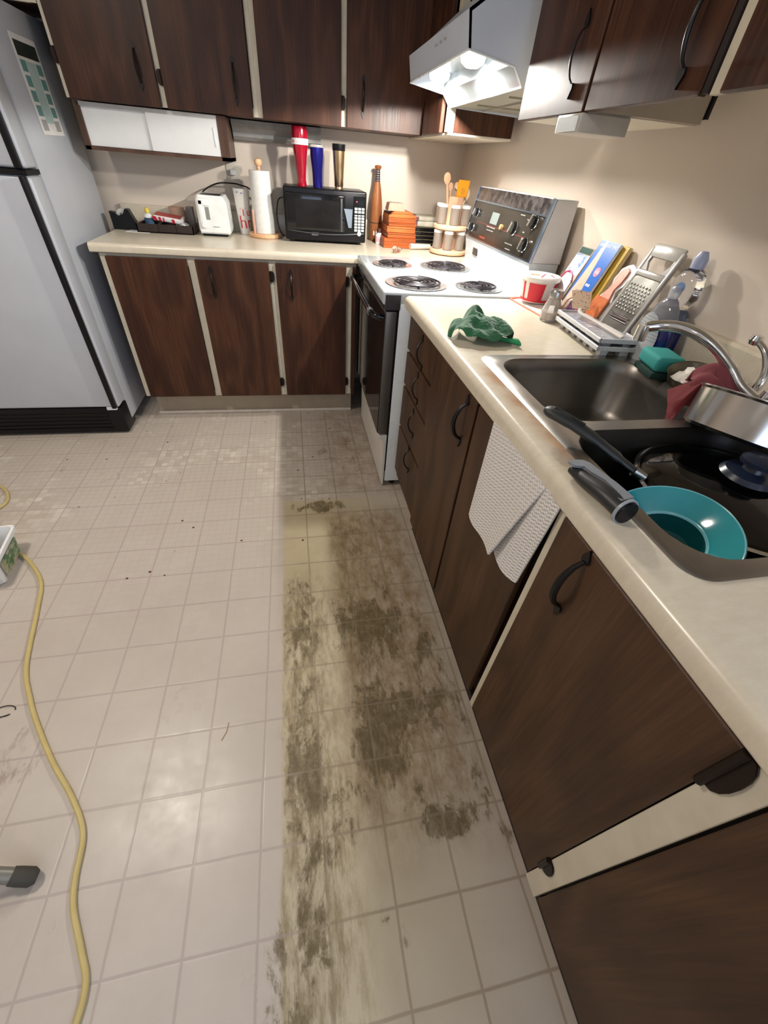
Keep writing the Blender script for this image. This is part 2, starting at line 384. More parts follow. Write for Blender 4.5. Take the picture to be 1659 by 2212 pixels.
# base cabinets, back wall
run_y('base_cabinet', 'dark walnut double-door base cabinet under the back counter, beside the refrigerator', -1.942, -1.146, -.003, -.612, .150, .872,
      [(-1.942, -1.905), (-1.553, -1.515), (-1.166, -1.146)],
      [(-1.915, -1.555, .152, .862, None, [], 0), (-1.517, -1.166, .152, .862, (-1.449, .10), [(-1.160, 1, .80), (-1.160, 1, .235)], .765)])
run_y('base_cabinet', 'narrow dark walnut single-door base cabinet between double cabinet and stove', -1.146, -.712, -.003, -.612, .150, .872,
      [(-1.146, -1.130), (-.768, -.735)],
      [(-1.131, -.768, .152, .862, (-1.057, .10), [(-.768, 1, .79), (-.768, 1, .235)], .765), (-.733, -.713, .152, .862, None, [], 0)])
bm = box(bm_(), -1.92, -.72, -.535, -.520, .008, .1495, .001, 1); box(bm, -1.92, -1.905, -.520, -.02, .008, .1495)
tag(obj('kick_board', bm, KICK, smooth=False), 'beige kick board beneath the back base cabinets', 'kick board')
bm = box(bm_(), -1.925, -.72, -.550, -.5355, 0, .018, .004, 2)
o = struct('trim_1', bm, plain('white_quarter_round', (.62, .55, .48), .5))
# upper cabinets, back wall
UZ = 1.405
run_y('wall_cabinet', 'dark walnut wall cabinet nearest the refrigerator, above the white sliding box', -1.968, -1.155, -.003, -.317, UZ, 2.25,
      [(-1.968, -1.945), (-1.578, -1.553), (-1.175, -1.155)],
      [(-1.950, -1.578, UZ - .003, 2.16, (-1.643, .10), [(-1.952, -1, 1.53)], 1.525), (-1.553, -1.178, UZ - .003, 2.16, (-1.246, .11), [(-1.556, -1, 1.50)], 1.515)])
run_y('wall_cabinet', 'dark walnut wall cabinet over the tumblers and baseball bat', -1.155, -.338, -.003, -.317, UZ, 2.25,
      [(-1.155, -1.134), (-.763, -.738), (-.354, -.338)],
      [(-1.134, -.765, UZ - .003, 2.16, None, [(-.762, 1, 1.487)], 0), (-.738, -.356, UZ - .003, 2.16, (-.660, .10), [(-.352, 1, 1.50)], 1.515)])
run_y('wall_cabinet', 'dark walnut cabinet above the refrigerator', -2.90, -1.97, -.003, -.317, 1.665, 2.25,
      [(-2.90, -2.87), (-1.995, -1.97)], [(-2.86, -2.45, 1.68, 2.16, None, [], 0), (-2.44, -2.0, 1.68, 2.16, None, [], 0)])
# white sliding-door box under the first wall cabinet
t = thing('sliding_door_box', 'small white sliding-door compartment in brown frame under the wall cabinets', 'cabinet', (-1.64, -.15, 1.235))
bm = box(bm_(), -1.958, -1.935, -.30, -.004, 1.236, UZ - .006); box(bm, -1.352, -1.312, -.30, -.004, 1.236, UZ - .006)
box(bm, -1.958, -1.312, -.30, -.004, 1.236, 1.250); box(bm, -1.958, -1.312, -.02, -.004, 1.236, UZ - .006)
obj('frame', bm, make_wood('brown_box_frame', (.05, .025, .016), (.095, .05, .033), (.14, .08, .055)), t, smooth=False)
dw = plain('white_sliding_panel', (.74, .75, .75), .45, var=.02)
d = obj('sliding_door', box(bm_(), -1.935, -1.645, -.288, -.283, 1.251, UZ - .007, .001, 1), dw, t, smooth=False)
d = obj('sliding_door', box(bm_(), -1.665, -1.353, -.297, -.291, 1.251, UZ - .007, .001, 1), dw, t, smooth=False)
obj('finger_pull', box(bm_(), -1.376, -1.366, -.300, -.297, 1.285, 1.355, .002, 2), WHITE, d)
bm = box(bm_(), -1.935, -1.353, -.299, -.281, UZ - .020, UZ - .0065); obj('track', bm, plain('greyed_track', (.52, .52, .50), .5), t, smooth=False)

# right-wall corner cabinet beyond the hood
t = thing('corner_wall_cabinet', 'dark walnut corner wall cabinet seen beneath the range hood', 'cabinet', (-.19, -.5, UZ))
bm = box(bm_(), -.320, -.05, -.748, -.003, UZ, 2.25); obj('carcass', bm, WOOD, t, smooth=False)
bm = box(bm_(), -.352, -.322, -.750, -.715, UZ, 2.25, .001, 1); box(bm, -.352, -.335, -.42, -.318, UZ, 2.25)
obj('face_frame', bm, CREAM, t, smooth=False, label='cream painted face frame')
d = obj('door', box(bm_(), -.372, -.354, -.70, -.40, UZ - .003, 2.2, .002, 1), WOOD, t, smooth=False)
bm = box(bm_(), -.345, -.05, -.748, -.003, UZ - .008, UZ - .001); obj('bottom_panel', bm, plain('pale_bottom_panel', (.66, .60, .50), .5), t, smooth=False)
# wall cabinets over the sink
def run_x(name, label, y0, y1, xb, xf, z0, z1, frame, doors, mat=WOOD, group=None):
    """y0 > y1 : far to near, doors face -x"""
    t = thing(name, label, 'cabinet', (xb, (y0 + y1) / 2, z0))
    for nm, bm, m in frame(t): obj(nm, bm, m, t, smooth=False)
    return t
t = thing('wall_cabinet', 'dark walnut wall cabinet beside the range hood with pale end panel', 'cabinet', (-.2, -1.71, UZ))
obj('carcass', box(bm_(), -.357, -.068, -1.878, -1.545, UZ + .004, 2.25), CREAM, t, smooth=False)
obj('end_panel', box(bm_(), -.359, -.074, -1.890, -1.879, UZ, 2.25), plain('tan_end_panel', (.42, .355, .265), .55), t, smooth=False, label='tan end panel')
obj('bottom_panel', box(bm_(), -.359, -.074, -1.878, -1.545, UZ - .002, UZ + .004), CREAM, t, smooth=False)
obj('wall_cleat', box(bm_(), -.067, -.060, -1.892, -1.872, UZ + .01, 2.2), DARKGAP, t, smooth=False)
d = obj('door', box(bm_(), -.377, -.360, -1.872, -1.532, UZ - .002, 2.2, .002, 1), WOOD, t, smooth=False)
obj('handle', handle_bar(1.497, .085, -.377, -1.797, 'x', .016, r=.0022), IRON, d)
t = thing('wall_cabinet', 'dark walnut wall cabinets above the sink with long overhanging doors', 'cabinet', (-.18, -2.6, 1.50))
obj('carcass', box(bm_(), -.357, -.002, -3.3, -1.895, 1.50, 2.25), CREAM, t, smooth=False)
bm = box(bm_(), -.370, -.357, -2.262, -2.238, UZ - .002, 2.25, .001, 1); box(bm, -.358, -.352, -3.3, -1.895, UZ + .02, 2.25)
obj('face_frame', bm, CREAM, t, smooth=False, label='cream painted face frame')
obj('edge_strip', box(bm_(), -.374, -.360, -2.237, -2.224, UZ, 2.2), DARKGAP, t, smooth=False)
d = obj('door', box(bm_(), -.377, -.360, -2.222, -1.882, UZ - .002, 2.2, .002, 1), WOOD, t, smooth=False)
obj('handle', handle_bar(1.485, .09, -.377, -2.165, 'x', .016, r=.003), IRON, d)
obj('door', box(bm_(), -.377, -.360, -2.66, -2.264, UZ - .002, 2.2, .002, 1), WOOD, t, smooth=False)
obj('door', box(bm_(), -.377, -.360, -3.1, -2.68, UZ - .002, 2.2, .002, 1), WOOD, t, smooth=False)
# white box hung under the cabinet next to the hood
bm = box(bm_(), -.380, -.254, -1.885, -1.775, 1.369, UZ - .0025, .003, 2)
t = thing('under_cabinet_fixture', 'small pale box fixture fixed under the wall cabinet beside the hood', 'fixture', (-.317, -1.83, UZ))
obj('housing', bm, plain('putty_plastic', (.52, .48, .41), .5), t); obj('lens', box(bm_(), -.383, -.380, -1.875, -1.785, 1.372, 1.398, .001, 1), WHITE, t)

# base cabinets, right wall
t = thing('drawer_cabinet', 'dark walnut four-drawer base cabinet between stove and sink doors', 'cabinet', (-.3, -1.65, .10))
obj('carcass', box(bm_(), -.596, -.02, -1.846, -1.440, .10, .872), WOODH, t, smooth=False)
for a, b, hz in ((.735, .868, .790), (.592, .722, .660), (.402, .580, .515), (.155, .390, .345)):
    d = obj('drawer', box(bm_(), -.614, -.597, -1.838, -1.462, a, b, .002, 1), WOODH, t, smooth=False)
    bm = bm_(); pts = []
    for k in range(13):
        u = k / 12; pts.append((-.616 - .020 * math.sin(PI * u) ** .7, -1.675 - .028 * (u - .5), hz + (u - .5) * -.075))
    tube(bm, pts, .003, 8)
    for s in (0, 12): prism(bm, [(-.007, 0), (.007, 0), (0, .022 if s == 0 else -.022)], (-.618, pts[s][1], pts[s][2]), (0, 1, 0), (0, 0, 1), (.004, 0, 0))
    obj('handle', bm, IRON, d)
def base_x(label, y0, y1, doors, stile=None):
    t = thing('base_cabinet', label, 'cabinet', (-.3, (y0 + y1) / 2, .10))
    obj('carcass', box(bm_(), -.596, -.02, y1, y0, .10, .70), WOODH, t, smooth=False)
    obj('top_rail', box(bm_(), -.611, -.596, y1, y0, .70, .872), DARKGAP, t, smooth=False)
    obj('bottom_rail', box(bm_(), -.611, -.596, y1, y0, .10, .13), DARKGAP, t, smooth=False)
    for a, b, hy, hz, hh in doors:
        d = obj('door', box(bm_(), -.628, -.612, b, a, .155, .868, .002, 1), WOODH, t, smooth=False)
        if hy: obj('handle', handle_bar(hz, hh, -.628, hy, 'x', .026, r=.005), IRON, d)
    return t
t = base_x('walnut base cabinet with two narrow doors below far end of sink', -1.846, -2.600, [(-1.852, -2.214, -2.163, .79, .10), (-2.228, -2.583, None, 0, 0)])
t = base_x('walnut base cabinet with wide door in right foreground', -2.600, -3.50, [(-2.625, -2.980, -2.705, .79, .11), (-3.024, -3.42, None, 0, 0)])
bm = box(bm_(), -.626, -.596, -3.020, -2.982, .13, .872, .001, 1); box(bm, -.622, -.596, -2.621, -2.604, .13, .872, .001, 1)
obj('face_frame', bm, CREAM, t, smooth=False, label='cream painted face frame')
for z, h_ in ((.832, .085), (.27, .055)):
    bm = bm_(); prism(bm, [(0, -h_ / 2)] + [(-.022 * math.sin(PI * k / 8) ** .6, -h_ / 2 * math.cos(PI * k / 8)) for k in range(1, 8)] + [(0, h_ / 2)], (-.630, -2.981, z), (0, 1, 0), (0, 0, 1), (.004, 0, 0), .001)
    cyl(bm, (-.632, -2.982, z - h_ / 2), .0055, h_, seg=10); obj('hinge', bm, HINGE, t)
d = obj('handle', handle_bar(.80, .11, -.628, -3.30, 'x', .026, r=.006), plain('dark_blue_handle', (.01, .018, .04), .4), t)
bm = box(bm_(), -.545, -.53, -3.5, -1.44, .0, .10)
tag(obj('kick_board', bm, KICK, smooth=False), 'beige kick board beneath the sink base cabinets', 'kick board')

# ------------------------------------------------------------------ counters
def lip_profile(front, back, top, th, r=.017):
    p = [(back, top)]
    for k in range(9):
        a = math.radians(90 + 90 * k / 8); p.append((front + r + r * math.cos(a), top - r + r * math.sin(a)))
    for k in range(5):
        a = math.radians(180 + 90 * k / 4); p.append((front + .006 + .006 * math.cos(a), top - th + .006 + .006 * math.sin(a)))
    p.append((back, top - th)); return p
T = .914
bm = bm_(); prism(bm, lip_profile(-.635, -.02, T, .038), (-1.970, 0, 0), (0, 1, 0), (0, 0, 1), (1.262, 0, 0))
box(bm, -.7085, -.0005, -.637, -.02, T - .038, T); box(bm, -1.970, -.0005, -.022, -.001, T - .038, T + .10, .004, 2)
tag(obj('countertop', bm, COUNTER), 'cream laminate countertop along the back wall under the microwave', 'countertop')
SX0, SX1, SY0, SY1 = -.572, -.052, -2.812, -2.030     # sink outline
bm = bm_(); prism(bm, lip_profile(-.634, SX0 + .02, T, .040, .019), (0, -3.60, 0), (1, 0, 0), (0, 0, 1), (0, 2.177, 0))
box(bm, SX0 + .02, -.02, SY1 - .02, -1.423, T - .038, T); box(bm, SX0 + .02, -.02, -3.60, SY0 + .02, T - .038, T); box(bm, SX1 - .02, -.02, SY0 + .02, SY1 - .02, T - .038, T)
prism(bm, [(-.022, T - .02), (-.022, T + .100), (-.016, T + .106), (-.001, T + .106), (-.001, T - .02)], (0, -3.60, 0), (1, 0, 0), (0, 0, 1), (0, 2.177, 0))
tag(obj('countertop', bm, COUNTER), 'cream laminate countertop along the right wall holding the sink', 'countertop')

# ------------------------------------------------------------------ refrigerator
FX = -2.03
t = thing('refrigerator', 'white top-freezer refrigerator with black trim at left end of counter', 'refrigerator', (-2.41, -.42, 0))
obj('body', box(bm_(), -2.79, FX, -.685, -.10, .05, 1.64, .006, 2), FRIDGE, t)
g = plain('grey_gasket', (.40, .41, .40), .6)
obj('gasket', box(bm_(), -2.785, FX - .006, -.697, -.684, .165, 1.635), g, t, smooth=False)
dd = obj('fridge_door', box(bm_(), -2.79, FX, -.792, -.697, .170, 1.150, .012, 3), FRIDGE, t)
df = obj('freezer_door', box(bm_(), -2.79, FX, -.792, -.697, 1.170, 1.640, .012, 3), FRIDGE, t)
obj('handle_trim', box(bm_(), -2.062, -2.040, -.815, -.790, .172, 1.148, .004, 2), BLACKP, dd)
obj('handle_trim', box(bm_(), -2.062, -2.040, -.815, -.790, 1.172, 1.638, .004, 2), BLACKP, df)
obj('divider_trim', box(bm_(), -2.79, FX + .001, -.800, -.690, 1.151, 1.168, .002, 1), BLACKP, t)
bm = box(bm_(), -2.79, FX - .004, -.775, -.64, .012, .160, .004, 2)
for k in range(5): box(bm, -2.76, FX - .08, -.779, -.774, .03 + k * .022, .04 + k * .022)
obj('base_grille', bm, BLACKP, t)
obj('door_hinge', box(bm_(), -2.10, -2.05, -.79, -.74, .152, .170, .002, 1), WHITE, t)
for xx in (-2.74, FX - .04):
    for yy in (-.6, -.15): obj('foot', cyl(bm_(), (xx, yy, 0), .018, .055, seg=12), BLACKP, t)
# magnet notepad on its side
t = thing('fridge_magnet_card', 'long printed magnet card with dark band and teal squares on refrigerator side', 'magnet', (FX, -.42, 1.29))
obj('card', box(bm_(), FX + .001, FX + .003, -.528, -.315, 1.275, 1.56, .0008, 1), PAPER, t)
obj('photo_band', box(bm_(), FX + .0031, FX + .0038, -.515, -.328, 1.50, 1.542), plain('dark_green_photo', (.02, .03, .025), .4, var=.8, scale=60), t, smooth=False)
teal = plain('teal_print', (.13, .30, .30), .6)
for r_ in range(4):
    for s in (0, 1):
        y = -.512 + s * .135; obj('printed_square', box(bm_(), FX + .0031, FX + .0037, y, y + .045, 1.458 - r_ * .042, 1.490 - r_ * .042), teal, t, smooth=False)
bm = box(bm_(), FX + .0031, FX + .0036, -.462, -.385, 1.312, 1.490); obj('pale_panel', bm, plain('pale_teal_print', (.45, .60, .58), .6), t, smooth=False)
gsq = plain('grey_print', (.40, .38, .38), .6)
for a in (-.510, -.385): obj('printed_square', box(bm_(), FX + .0031, FX + .0037, a, a + .048, 1.288, 1.322), gsq, t, smooth=False, label='grey printed square')

# ------------------------------------------------------------------ stove
t = thing('electric_stove', 'white electric coil stove with black oven door and dark control panel', 'stove', (-.36, -1.05, 0))
SY_, SN = -.650, -1.409
obj('body', box(bm_(), -.648, -.03, SN, SY_, .035, .885, .004, 2), WHITE, t)
bm = box(bm_(), -.714, -.035, SN, SY_, .876, .921, .007, 3); obj('cooktop', bm, STOVEW, t)
obj('cooktop_side_trim', box(bm_(), -.706, -.645, SN - .0015, SY_ + .0005, .858, .913, .002, 1), plain('dark_steel_trim', (.10, .095, .10), .3, .8), t)
obj('front_gap', box(bm_(), -.655, -.640, SN + .002, SY_, .10, .875), BLACKP, t, smooth=False)
od = obj('oven_door', box(bm_(), -.700, -.655, SN + .001, SY_ - .001, .315, .853, .004, 2), plain('bronze_grey_edge', (.13, .12, .105), .35, .5), t)
obj('door_glass', box(bm_(), -.7035, -.700, SN + .006, SY_ - .006, .320, .845, .001, 1), BLACKG, od)
bm = box(bm_(), -.7048, -.7034, SY_ - .125, SY_ - .085, .34, .79); obj('window_trim', bm, plain('grey_green_trim', (.14, .14, .12), .3), od)
bm = bm_(); tube(bm, smooth_path([(-.702, SY_ - .03, .822), (-.742, SY_ - .05, .830), (-.748, SY_ - .20, .832), (-.748, SN + .20, .832), (-.742, SN + .05, .830), (-.702, SN + .03, .822)], 5), .0125, 12)
obj('handle', bm, BLACKG, od)
bm = bm_(); cyl(bm, (-.748, SN + .075, .832), .014, .02, (0, 1, 0), 12); obj('handle_cap', bm, STEEL, od)
bm = bm_(); prism(bm, [(-.676, .306), (-.655, .306), (-.655, .017), (-.664, .017), (-.668, .27), (-.690, .290), (-.690, .306)], (0, SN + .001, 0), (1, 0, 0), (0, 0, 1), (0, SY_ - SN - .002, 0))
obj('drawer', bm, plain('warm_white_enamel', (.66, .64, .58), .35), t)
for xx in (-.60, -.08):
    for yy in (SN + .04, SY_ - .04): obj('foot', cyl(bm_(), (xx, yy, 0), .015, .04, seg=10), BLACKP, t)
# backguard
bm = bm_(); prism(bm, [(-.150, .921), (-.137, .935), (-.142, .99), (-.152, 1.035), (-.03, 1.035), (-.03, .921)], (0, SN + .008, 0), (1, 0, 0), (0, 0, 1), (0, SY_ - SN - .016, 0))
obj('backguard', bm, STOVEW, t)
bm = bm_(); prism(bm, [(-.150, 1.036), (-.112, 1.232), (-.026, 1.232), (-.026, 1.036)], (0, SN + .003, 0), (1, 0, 0), (0, 0, 1), (0, SY_ - SN - .006, 0), .003)
con = obj('console', bm, plain('grey_white_side', (.50, .49, .48), .4), t)
# tilted face frame: local axes on the console face
fo = Vector((-.150, SY_ - .003, 1.036)); fu = Vector((0, -1, 0)); fv = Vector((.038, 0, .196)).normalized(); fn = fu.cross(fv); fn = fn if fn.x < 0 else -fn
FW, FH = SY_ - SN - .006, .1996
def face(bm, u0, u1, v0, v1, d0, d1):
    return prism(bm, [(u0, v0), (u1, v0), (u1, v1), (u0, v1)], fo + fn * d0, fu, fv, fn * (d1 - d0))
obj('control_glass', face(bm_(), .004, FW - .004, .002, FH - .055, .0005, .003), BRONZE, con, smooth=False)
obj('top_band', face(bm_(), .002, FW - .002, FH - .050, FH - .002, .0005, .004), plain('worn_chrome_band', (.22, .21, .215), .28, 1.0, var=.7, scale=30), con, smooth=False)
bm = face(bm_(), 0, FW, FH - .056, FH - .050, .0005, .006); face(bm, -.001, .006, 0, FH, .0005, .007); face(bm, FW - .012, FW + .001, 0, FH, .0005, .009); face(bm, 0, FW, -.002, .003, .0005, .005)
obj('chrome_trim', bm, plain('blue_chrome', (.30, .40, .52), .22, 1.0), con, smooth=False)
def knob(u, v, r=.024):
    bm = bm_(); c = fo + fu * u + fv * v + fn * .003
    lathe(bm, [(0, 0), (r, 0), (r, .004), (r * .86, .005), (r * .80, .016), (0, .017)], c, 24, fn)
    k = obj('knob', bm, BLACKG, con)
    bm = bm_(); lathe(bm, [(r * 1.01, 0), (r * 1.08, .002), (r * 1.01, .0045)], c, 24, fn)
    d = (fu * .35 + fv).normalized(); s = d.cross(fn)
    a = c + fn * .017
    prism(bm, [(-.004, -r * .8), (.004, -r * .8), (.004, r * .8), (-.004, r * .8)], a, s, d, fn * .008, .001)
    obj('pointer', bm, CHROME, k)
for u, v in ((.075, .100), (.070, .040), (.520, .085), (.665, .122), (.655, .045)): knob(u, v, .024 if u > .3 else .018)
bm = face(bm_(), .255, .335, .075, .118, .0032, .0045); obj('clock', bm, plain('clock_face', (.15, .18, .17), .3), con, smooth=False)
bm = bm_()
for (u, v, w, h_) in ((.235, .06, .10, .004), (.245, .048, .08, .0035), (.48, .028, .05, .003), (.52, .028, .035, .003), (.53, .132, .04, .003), (.50, .010, .05, .003), (.60, .122, .02, .003), (.62, .02, .03, .003), (.60, .08, .015, .004)):
    face(bm, u, u + w, v, v + h_, .0031, .0036)
obj('control_print', bm, plain('grey_white_print', (.20, .20, .19), .5), con, smooth=False)
bm = face(bm_(), .10, .66, .066, .0675, .0031, .0035); face(bm, .19, .26, .012, .018, .0031, .0036); obj('red_print_line', bm, plain('dim_red_print', (.22, .03, .02), .5), con, smooth=False)
bm = bm_(); cyl(bm, fo + fu * .40 + fv * .075 + fn * .003, .010, .010, fn, 16); obj('indicator', bm, plain('amber_lens', (.45, .25, .10), .3), con)
bm = box(bm_(), -.1445, -.139, -.835, -.775, .968, .998, .001, 1); obj('outlet', bm, plain('dark_outlet', (.03, .028, .025), .4), t)
def burner(cx, cy, r):
    b = bm_(); lathe(b, [(r + .022, .0), (r + .024, .004), (r + .014, .0045), (r + .004, -.004), (r * .6, -.010), (.012, -.012), (0, -.012)], (cx, cy, .921), 40)
    for v_ in b.verts: v_.co.z = max(v_.co.z, .9212)
    p = obj('drip_pan', b, plain('drip_pan_metal', (.62, .62, .63), .25, .9), t)
    b = bm_(); pts = []; turns = 4.2 if r > .08 else 3.2; N = int(turns * 28)
    for i in range(N + 1):
        a = 2 * PI * turns * i / N; rr = .016 + (r - .016) * i / N; pts.append((cx + rr * math.cos(a), cy + rr * math.sin(a), .9315))
    tube(b, pts, .0044, 8, flat=.8)
    for k in range(3):
        a = 2 * PI * k / 3 + .4; tube(b, [(cx, cy, .925), (cx + (r + .004) * math.cos(a), cy + (r + .004) * math.sin(a), .925)], .0025, 6)
    obj('coil', b, plain('coil_iron', (.035, .030, .038), .35, .5), p)
burner(-.575, -.875, .070); burner(-.312, -.880, .098); burner(-.552, -1.258, .102); burner(-.290, -1.285, .073)

# ------------------------------------------------------------------ range hood
t = thing('range_hood', 'white under-cabinet range hood with two lit lamps above the stove', 'range hood', (-.27, -1.1, 1.47))
HF, HN = -.745, -1.450
hw = plain('hood_white', (.56, .61, .70), .32, var=.02)
bm = bm_()
prof = [(-.540, 1.608), (-.527, 1.537), (-.520, 1.537), (-.532, 1.604), (-.466, 1.646), (-.36, 1.728), (-.02, 1.728), (-.02, 1.735), (-.363, 1.735), (-.47, 1.652)]
prism(bm, prof, (0, HN, 0), (1, 0, 0), (0, 0, 1), (0, HF - HN, 0))
side = [(-.540, 1.608), (-.527, 1.537), (-.384, 1.517), (-.350, 1.480), (-.03, 1.473), (-.02, 1.735), (-.36, 1.735), (-.47, 1.652)]
for yy, dy in ((HN, .004), (HF, -.004)): prism(bm, side, (0, yy, 0), (1, 0, 0), (0, 0, 1), (0, dy, 0))
obj('shell', bm, hw, t, smooth=False)
bm = bm_(); prism(bm, [(-.390, 1.522), (-.350, 1.482), (-.345, 1.484), (-.384, 1.570)], (0, HN + .004, 0), (1, 0, 0), (0, 0, 1), (0, HF - HN - .008, 0)); obj('lamp_baffle', bm, plain('glossy_baffle', (.26, .30, .32), .12), t, smooth=False)
bm = box(bm_(), -.525, -.384, HN + .004, HF - .004, 1.566, 1.570); obj('lamp_panel', bm, plain('lamp_panel_white', (.34, .38, .42), .3), t, smooth=False)
bm = box(bm_(), -.348, -.03, HN + .004, HF - .004, 1.481, 1.485)
for k in range(2): box(bm, -.30, -.06, HN + .20 + k * .30, HN + .206 + k * .30, 1.476, 1.481)
box(bm, -.22, -.215, HN + .05, HF - .05, 1.475, 1.481)
obj('filter_plate', bm, plain('hood_filter', (.36, .34, .27), .45, .3), t, smooth=False)
bm = bm_(); tube(bm, [(-.527, HN, 1.537), (-.384, HN, 1.517), (-.350, HN, 1.480)], .0025, 6); tube(bm, [(-.527, HF, 1.537), (-.384, HF, 1.517), (-.350, HF, 1.480)], .0025, 6)
tube(bm, [(-.527, HN, 1.537), (-.527, HF, 1.537)], .003, 6); tube(bm, [(-.350, HN, 1.480), (-.350, HF, 1.480)], .0025, 6); obj('rim', bm, WHITE, t)
bm = bm_()
for k in range(3): tube(bm, [(-.5355, -1.12 - k * .05, 1.585), (-.5355, -1.145 - k * .05, 1.585)], .003, 6)
obj('switch', bm, plain('hood_print', (.35, .36, .36), .4), t)
bulb = emis('lamp_glow', (1.0, .97, .92), 5.0)
for yy in (-1.235, -.86):
    bm = bm_(); lathe(bm, [(0, -.022), (.020, -.020), (.036, -.010), (.040, .004), (.030, .012), (0, .014)], (-.440, yy, 1.553), 28); obj('bulb', bm, bulb, t)
# ==== PART 2 ====

# ------------------------------------------------------------------ sink
t = thing('kitchen_sink', 'double-bowl stainless steel sink set into the cream counter', 'sink', (-.31, -2.42, T))
B1 = (-.535, -.128, -2.405, -2.062); B2 = (-.545, -.128, -2.785, -2.440)
bm = bm_(); loops = []
zt = T + .004
for poly in (rrect(SX0 + .006, SX1 - .006, SY0 + .006, SY1 - .006, .035), rrect(*B1, .075), rrect(*B2, .075)):
    vs = [bm.verts.new((x, y, zt)) for x, y in poly]; loops.append(vs)
    for i in range(len(vs)): bm.edges.new((vs[i], vs[(i + 1) % len(vs)]))
bmesh.ops.triangle_fill(bm, edges=bm.edges[:], use_beauty=True)
o0 = rrect(SX0, SX1, SY0, SY1, .04)
ov = [bm.verts.new((x, y, T + .0006)) for x, y in o0]
for i in range(len(ov)):
    j = (i + 1) % len(ov); bm.faces.new((loops[0][i], loops[0][j], ov[j], ov[i]))
obj('rim', bm, SINKM, t, ang=50)
for bx in (B1, B2):
    bm = bm_(); prev = None
    for ins, z in ((0, zt), (.004, zt - .004), (.010, T - .03), (.020, T - .13), (.040, T - .158), (.085, T - .166)):
        poly = rrect(bx[0] + ins, bx[1] - ins, bx[2] + ins, bx[3] - ins, max(.02, .075 - ins * .5)); cur = [bm.verts.new((x, y, z)) for x, y in poly]
        if prev:
            for i in range(len(cur)): bm.faces.new((prev[i], prev[(i + 1) % len(cur)], cur[(i + 1) % len(cur)], cur[i]))
        prev = cur
    bm.faces.new(prev)
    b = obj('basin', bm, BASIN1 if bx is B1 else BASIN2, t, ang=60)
    bm = bm_(); lathe(bm, [(.042, .002), (.036, .003), (.030, -.001), (0, -.002)], ((bx[0] + bx[1]) / 2, (bx[2] + bx[3]) / 2, T - .1635), 24); obj('drain', bm, CHROME, b)
# faucet
t = thing('faucet', 'chrome sink faucet with long swivel spout and lever handle', 'faucet', (-.085, -2.43, T + .004))
bm = bm_(); prism(bm, rrect(-.024, .024, -.11, .11, .022), (-.085, -2.43, T + .0045), (1, 0, 0), (0, 1, 0), (0, 0, .018), .005); obj('base_plate', bm, CHROME, t)
bm = bm_(); lathe(bm, [(0, 0), (.024, 0), (.022, .03), (.018, .05), (0, .055)], (-.085, -2.43, T + .0225), 24); obj('body', bm, CHROME, t)
bm = bm_(); tube(bm, smooth_path([(-.092, -2.415, T + .045), (-.110, -2.378, .977), (-.125, -2.345, 1.004), (-.155, -2.311, 1.034), (-.185, -2.283, 1.052), (-.210, -2.252, 1.058), (-.235, -2.227, 1.054), (-.262, -2.213, 1.046)], 6), [.0125] * 12 + [.0115] * 31, 16); sp = obj('spout', bm, CHROME, t)
bm = bm_(); cyl(bm, (-.265, -2.212, 1.018), .0135, .032, (0, 0, 1), 20); obj('aerator', bm, CHROME, sp)
bm = bm_(); pp = smooth_path([(-.085, -2.44, T + .03), (-.078, -2.385, .950), (-.075, -2.386, .985), (-.070, -2.376, 1.012), (-.070, -2.352, 1.040), (-.070, -2.322, 1.054)], 5); tube(bm, pp, [.011 - .005 * k / (len(pp) - 1) for k in range(len(pp))], 12)
lathe(bm, [(0, -.012), (.010, -.009), (.0135, 0), (.010, .009), (0, .012)], (-.070, -2.318, 1.054), 20); obj('lever', bm, CHROME, t)

# ------------------------------------------------------------------ things on the back counter
def C(z): return T + z
# tape dispenser
t = thing('tape_dispenser', 'black desktop tape dispenser nearest the refrigerator', 'tape dispenser', (-1.915, -.175, T))
bm = bm_(); prism(bm, [(-.062, 0), (.058, 0), (.054, .03), (.030, .090), (.016, .092), (.004, .066), (-.022, .056), (-.040, .074), (-.064, .078)], (-1.915, -.20, C(.0005)), (1, 0, 0), (0, 0, 1), (0, .052, 0), .004); obj('housing', bm, BLACKP, t)
bm = bm_(); lathe(bm, [(.012, 0), (.029, 0), (.029, .019), (.012, .019), (.012, 0)], (-1.921, -.184, C(.062)), 28, (0, 1, 0)); obj('tape_roll', bm, glass('tape_clear', (.75, .75, .72), .3, trans=.4), t)
# papers
bm = bm_(); prism(bm, [(-.05, -.04), (.07, -.045), (.075, .02), (-.04, .03)], (-1.855, -.225, C(.0003)), (1, 0, 0), (0, 1, 0), (0, 0, .0012))
solo('note_paper', bm, PAPER, (-1.85, -.23, T), 'white note paper lying beside the tape dispenser', 'paper')
# organiser tray
t = thing('desk_tray', 'dark brown slotted organiser tray full of small things', 'tray', (-1.70, -.20, T))
bm = bm_(); br = plain('dark_brown_plastic', (.028, .016, .013), .4)
x0, x1, y0, y1 = -1.845, -1.560, -.262, -.10
box(bm, x0, x1, y0, y1, C(.001), C(.006))
for a in ((x0, x1, y0, y0 + .008), (x0, x1, y1 - .008, y1), (x0, x0 + .008, y0, y1), (x1 - .008, x1, y0, y1), (-1.74, -1.735, y0, y1), (-1.65, -1.645, y0, y1)): box(bm, *a, C(.001), C(.040), .0015, 1)
for k in range(14): box(bm, x0 + .012 + k * .0195, x0 + .020 + k * .0195, y0 - .002, y0, C(.008), C(.034))
obj('tray_body', bm, br, t)
bm = box(bm_(), -1.60, -1.565, -.16, -.11, C(.006), C(.115), .003, 2); obj('back_post', bm, plain('smoked_plastic', (.10, .08, .075), .35), t)
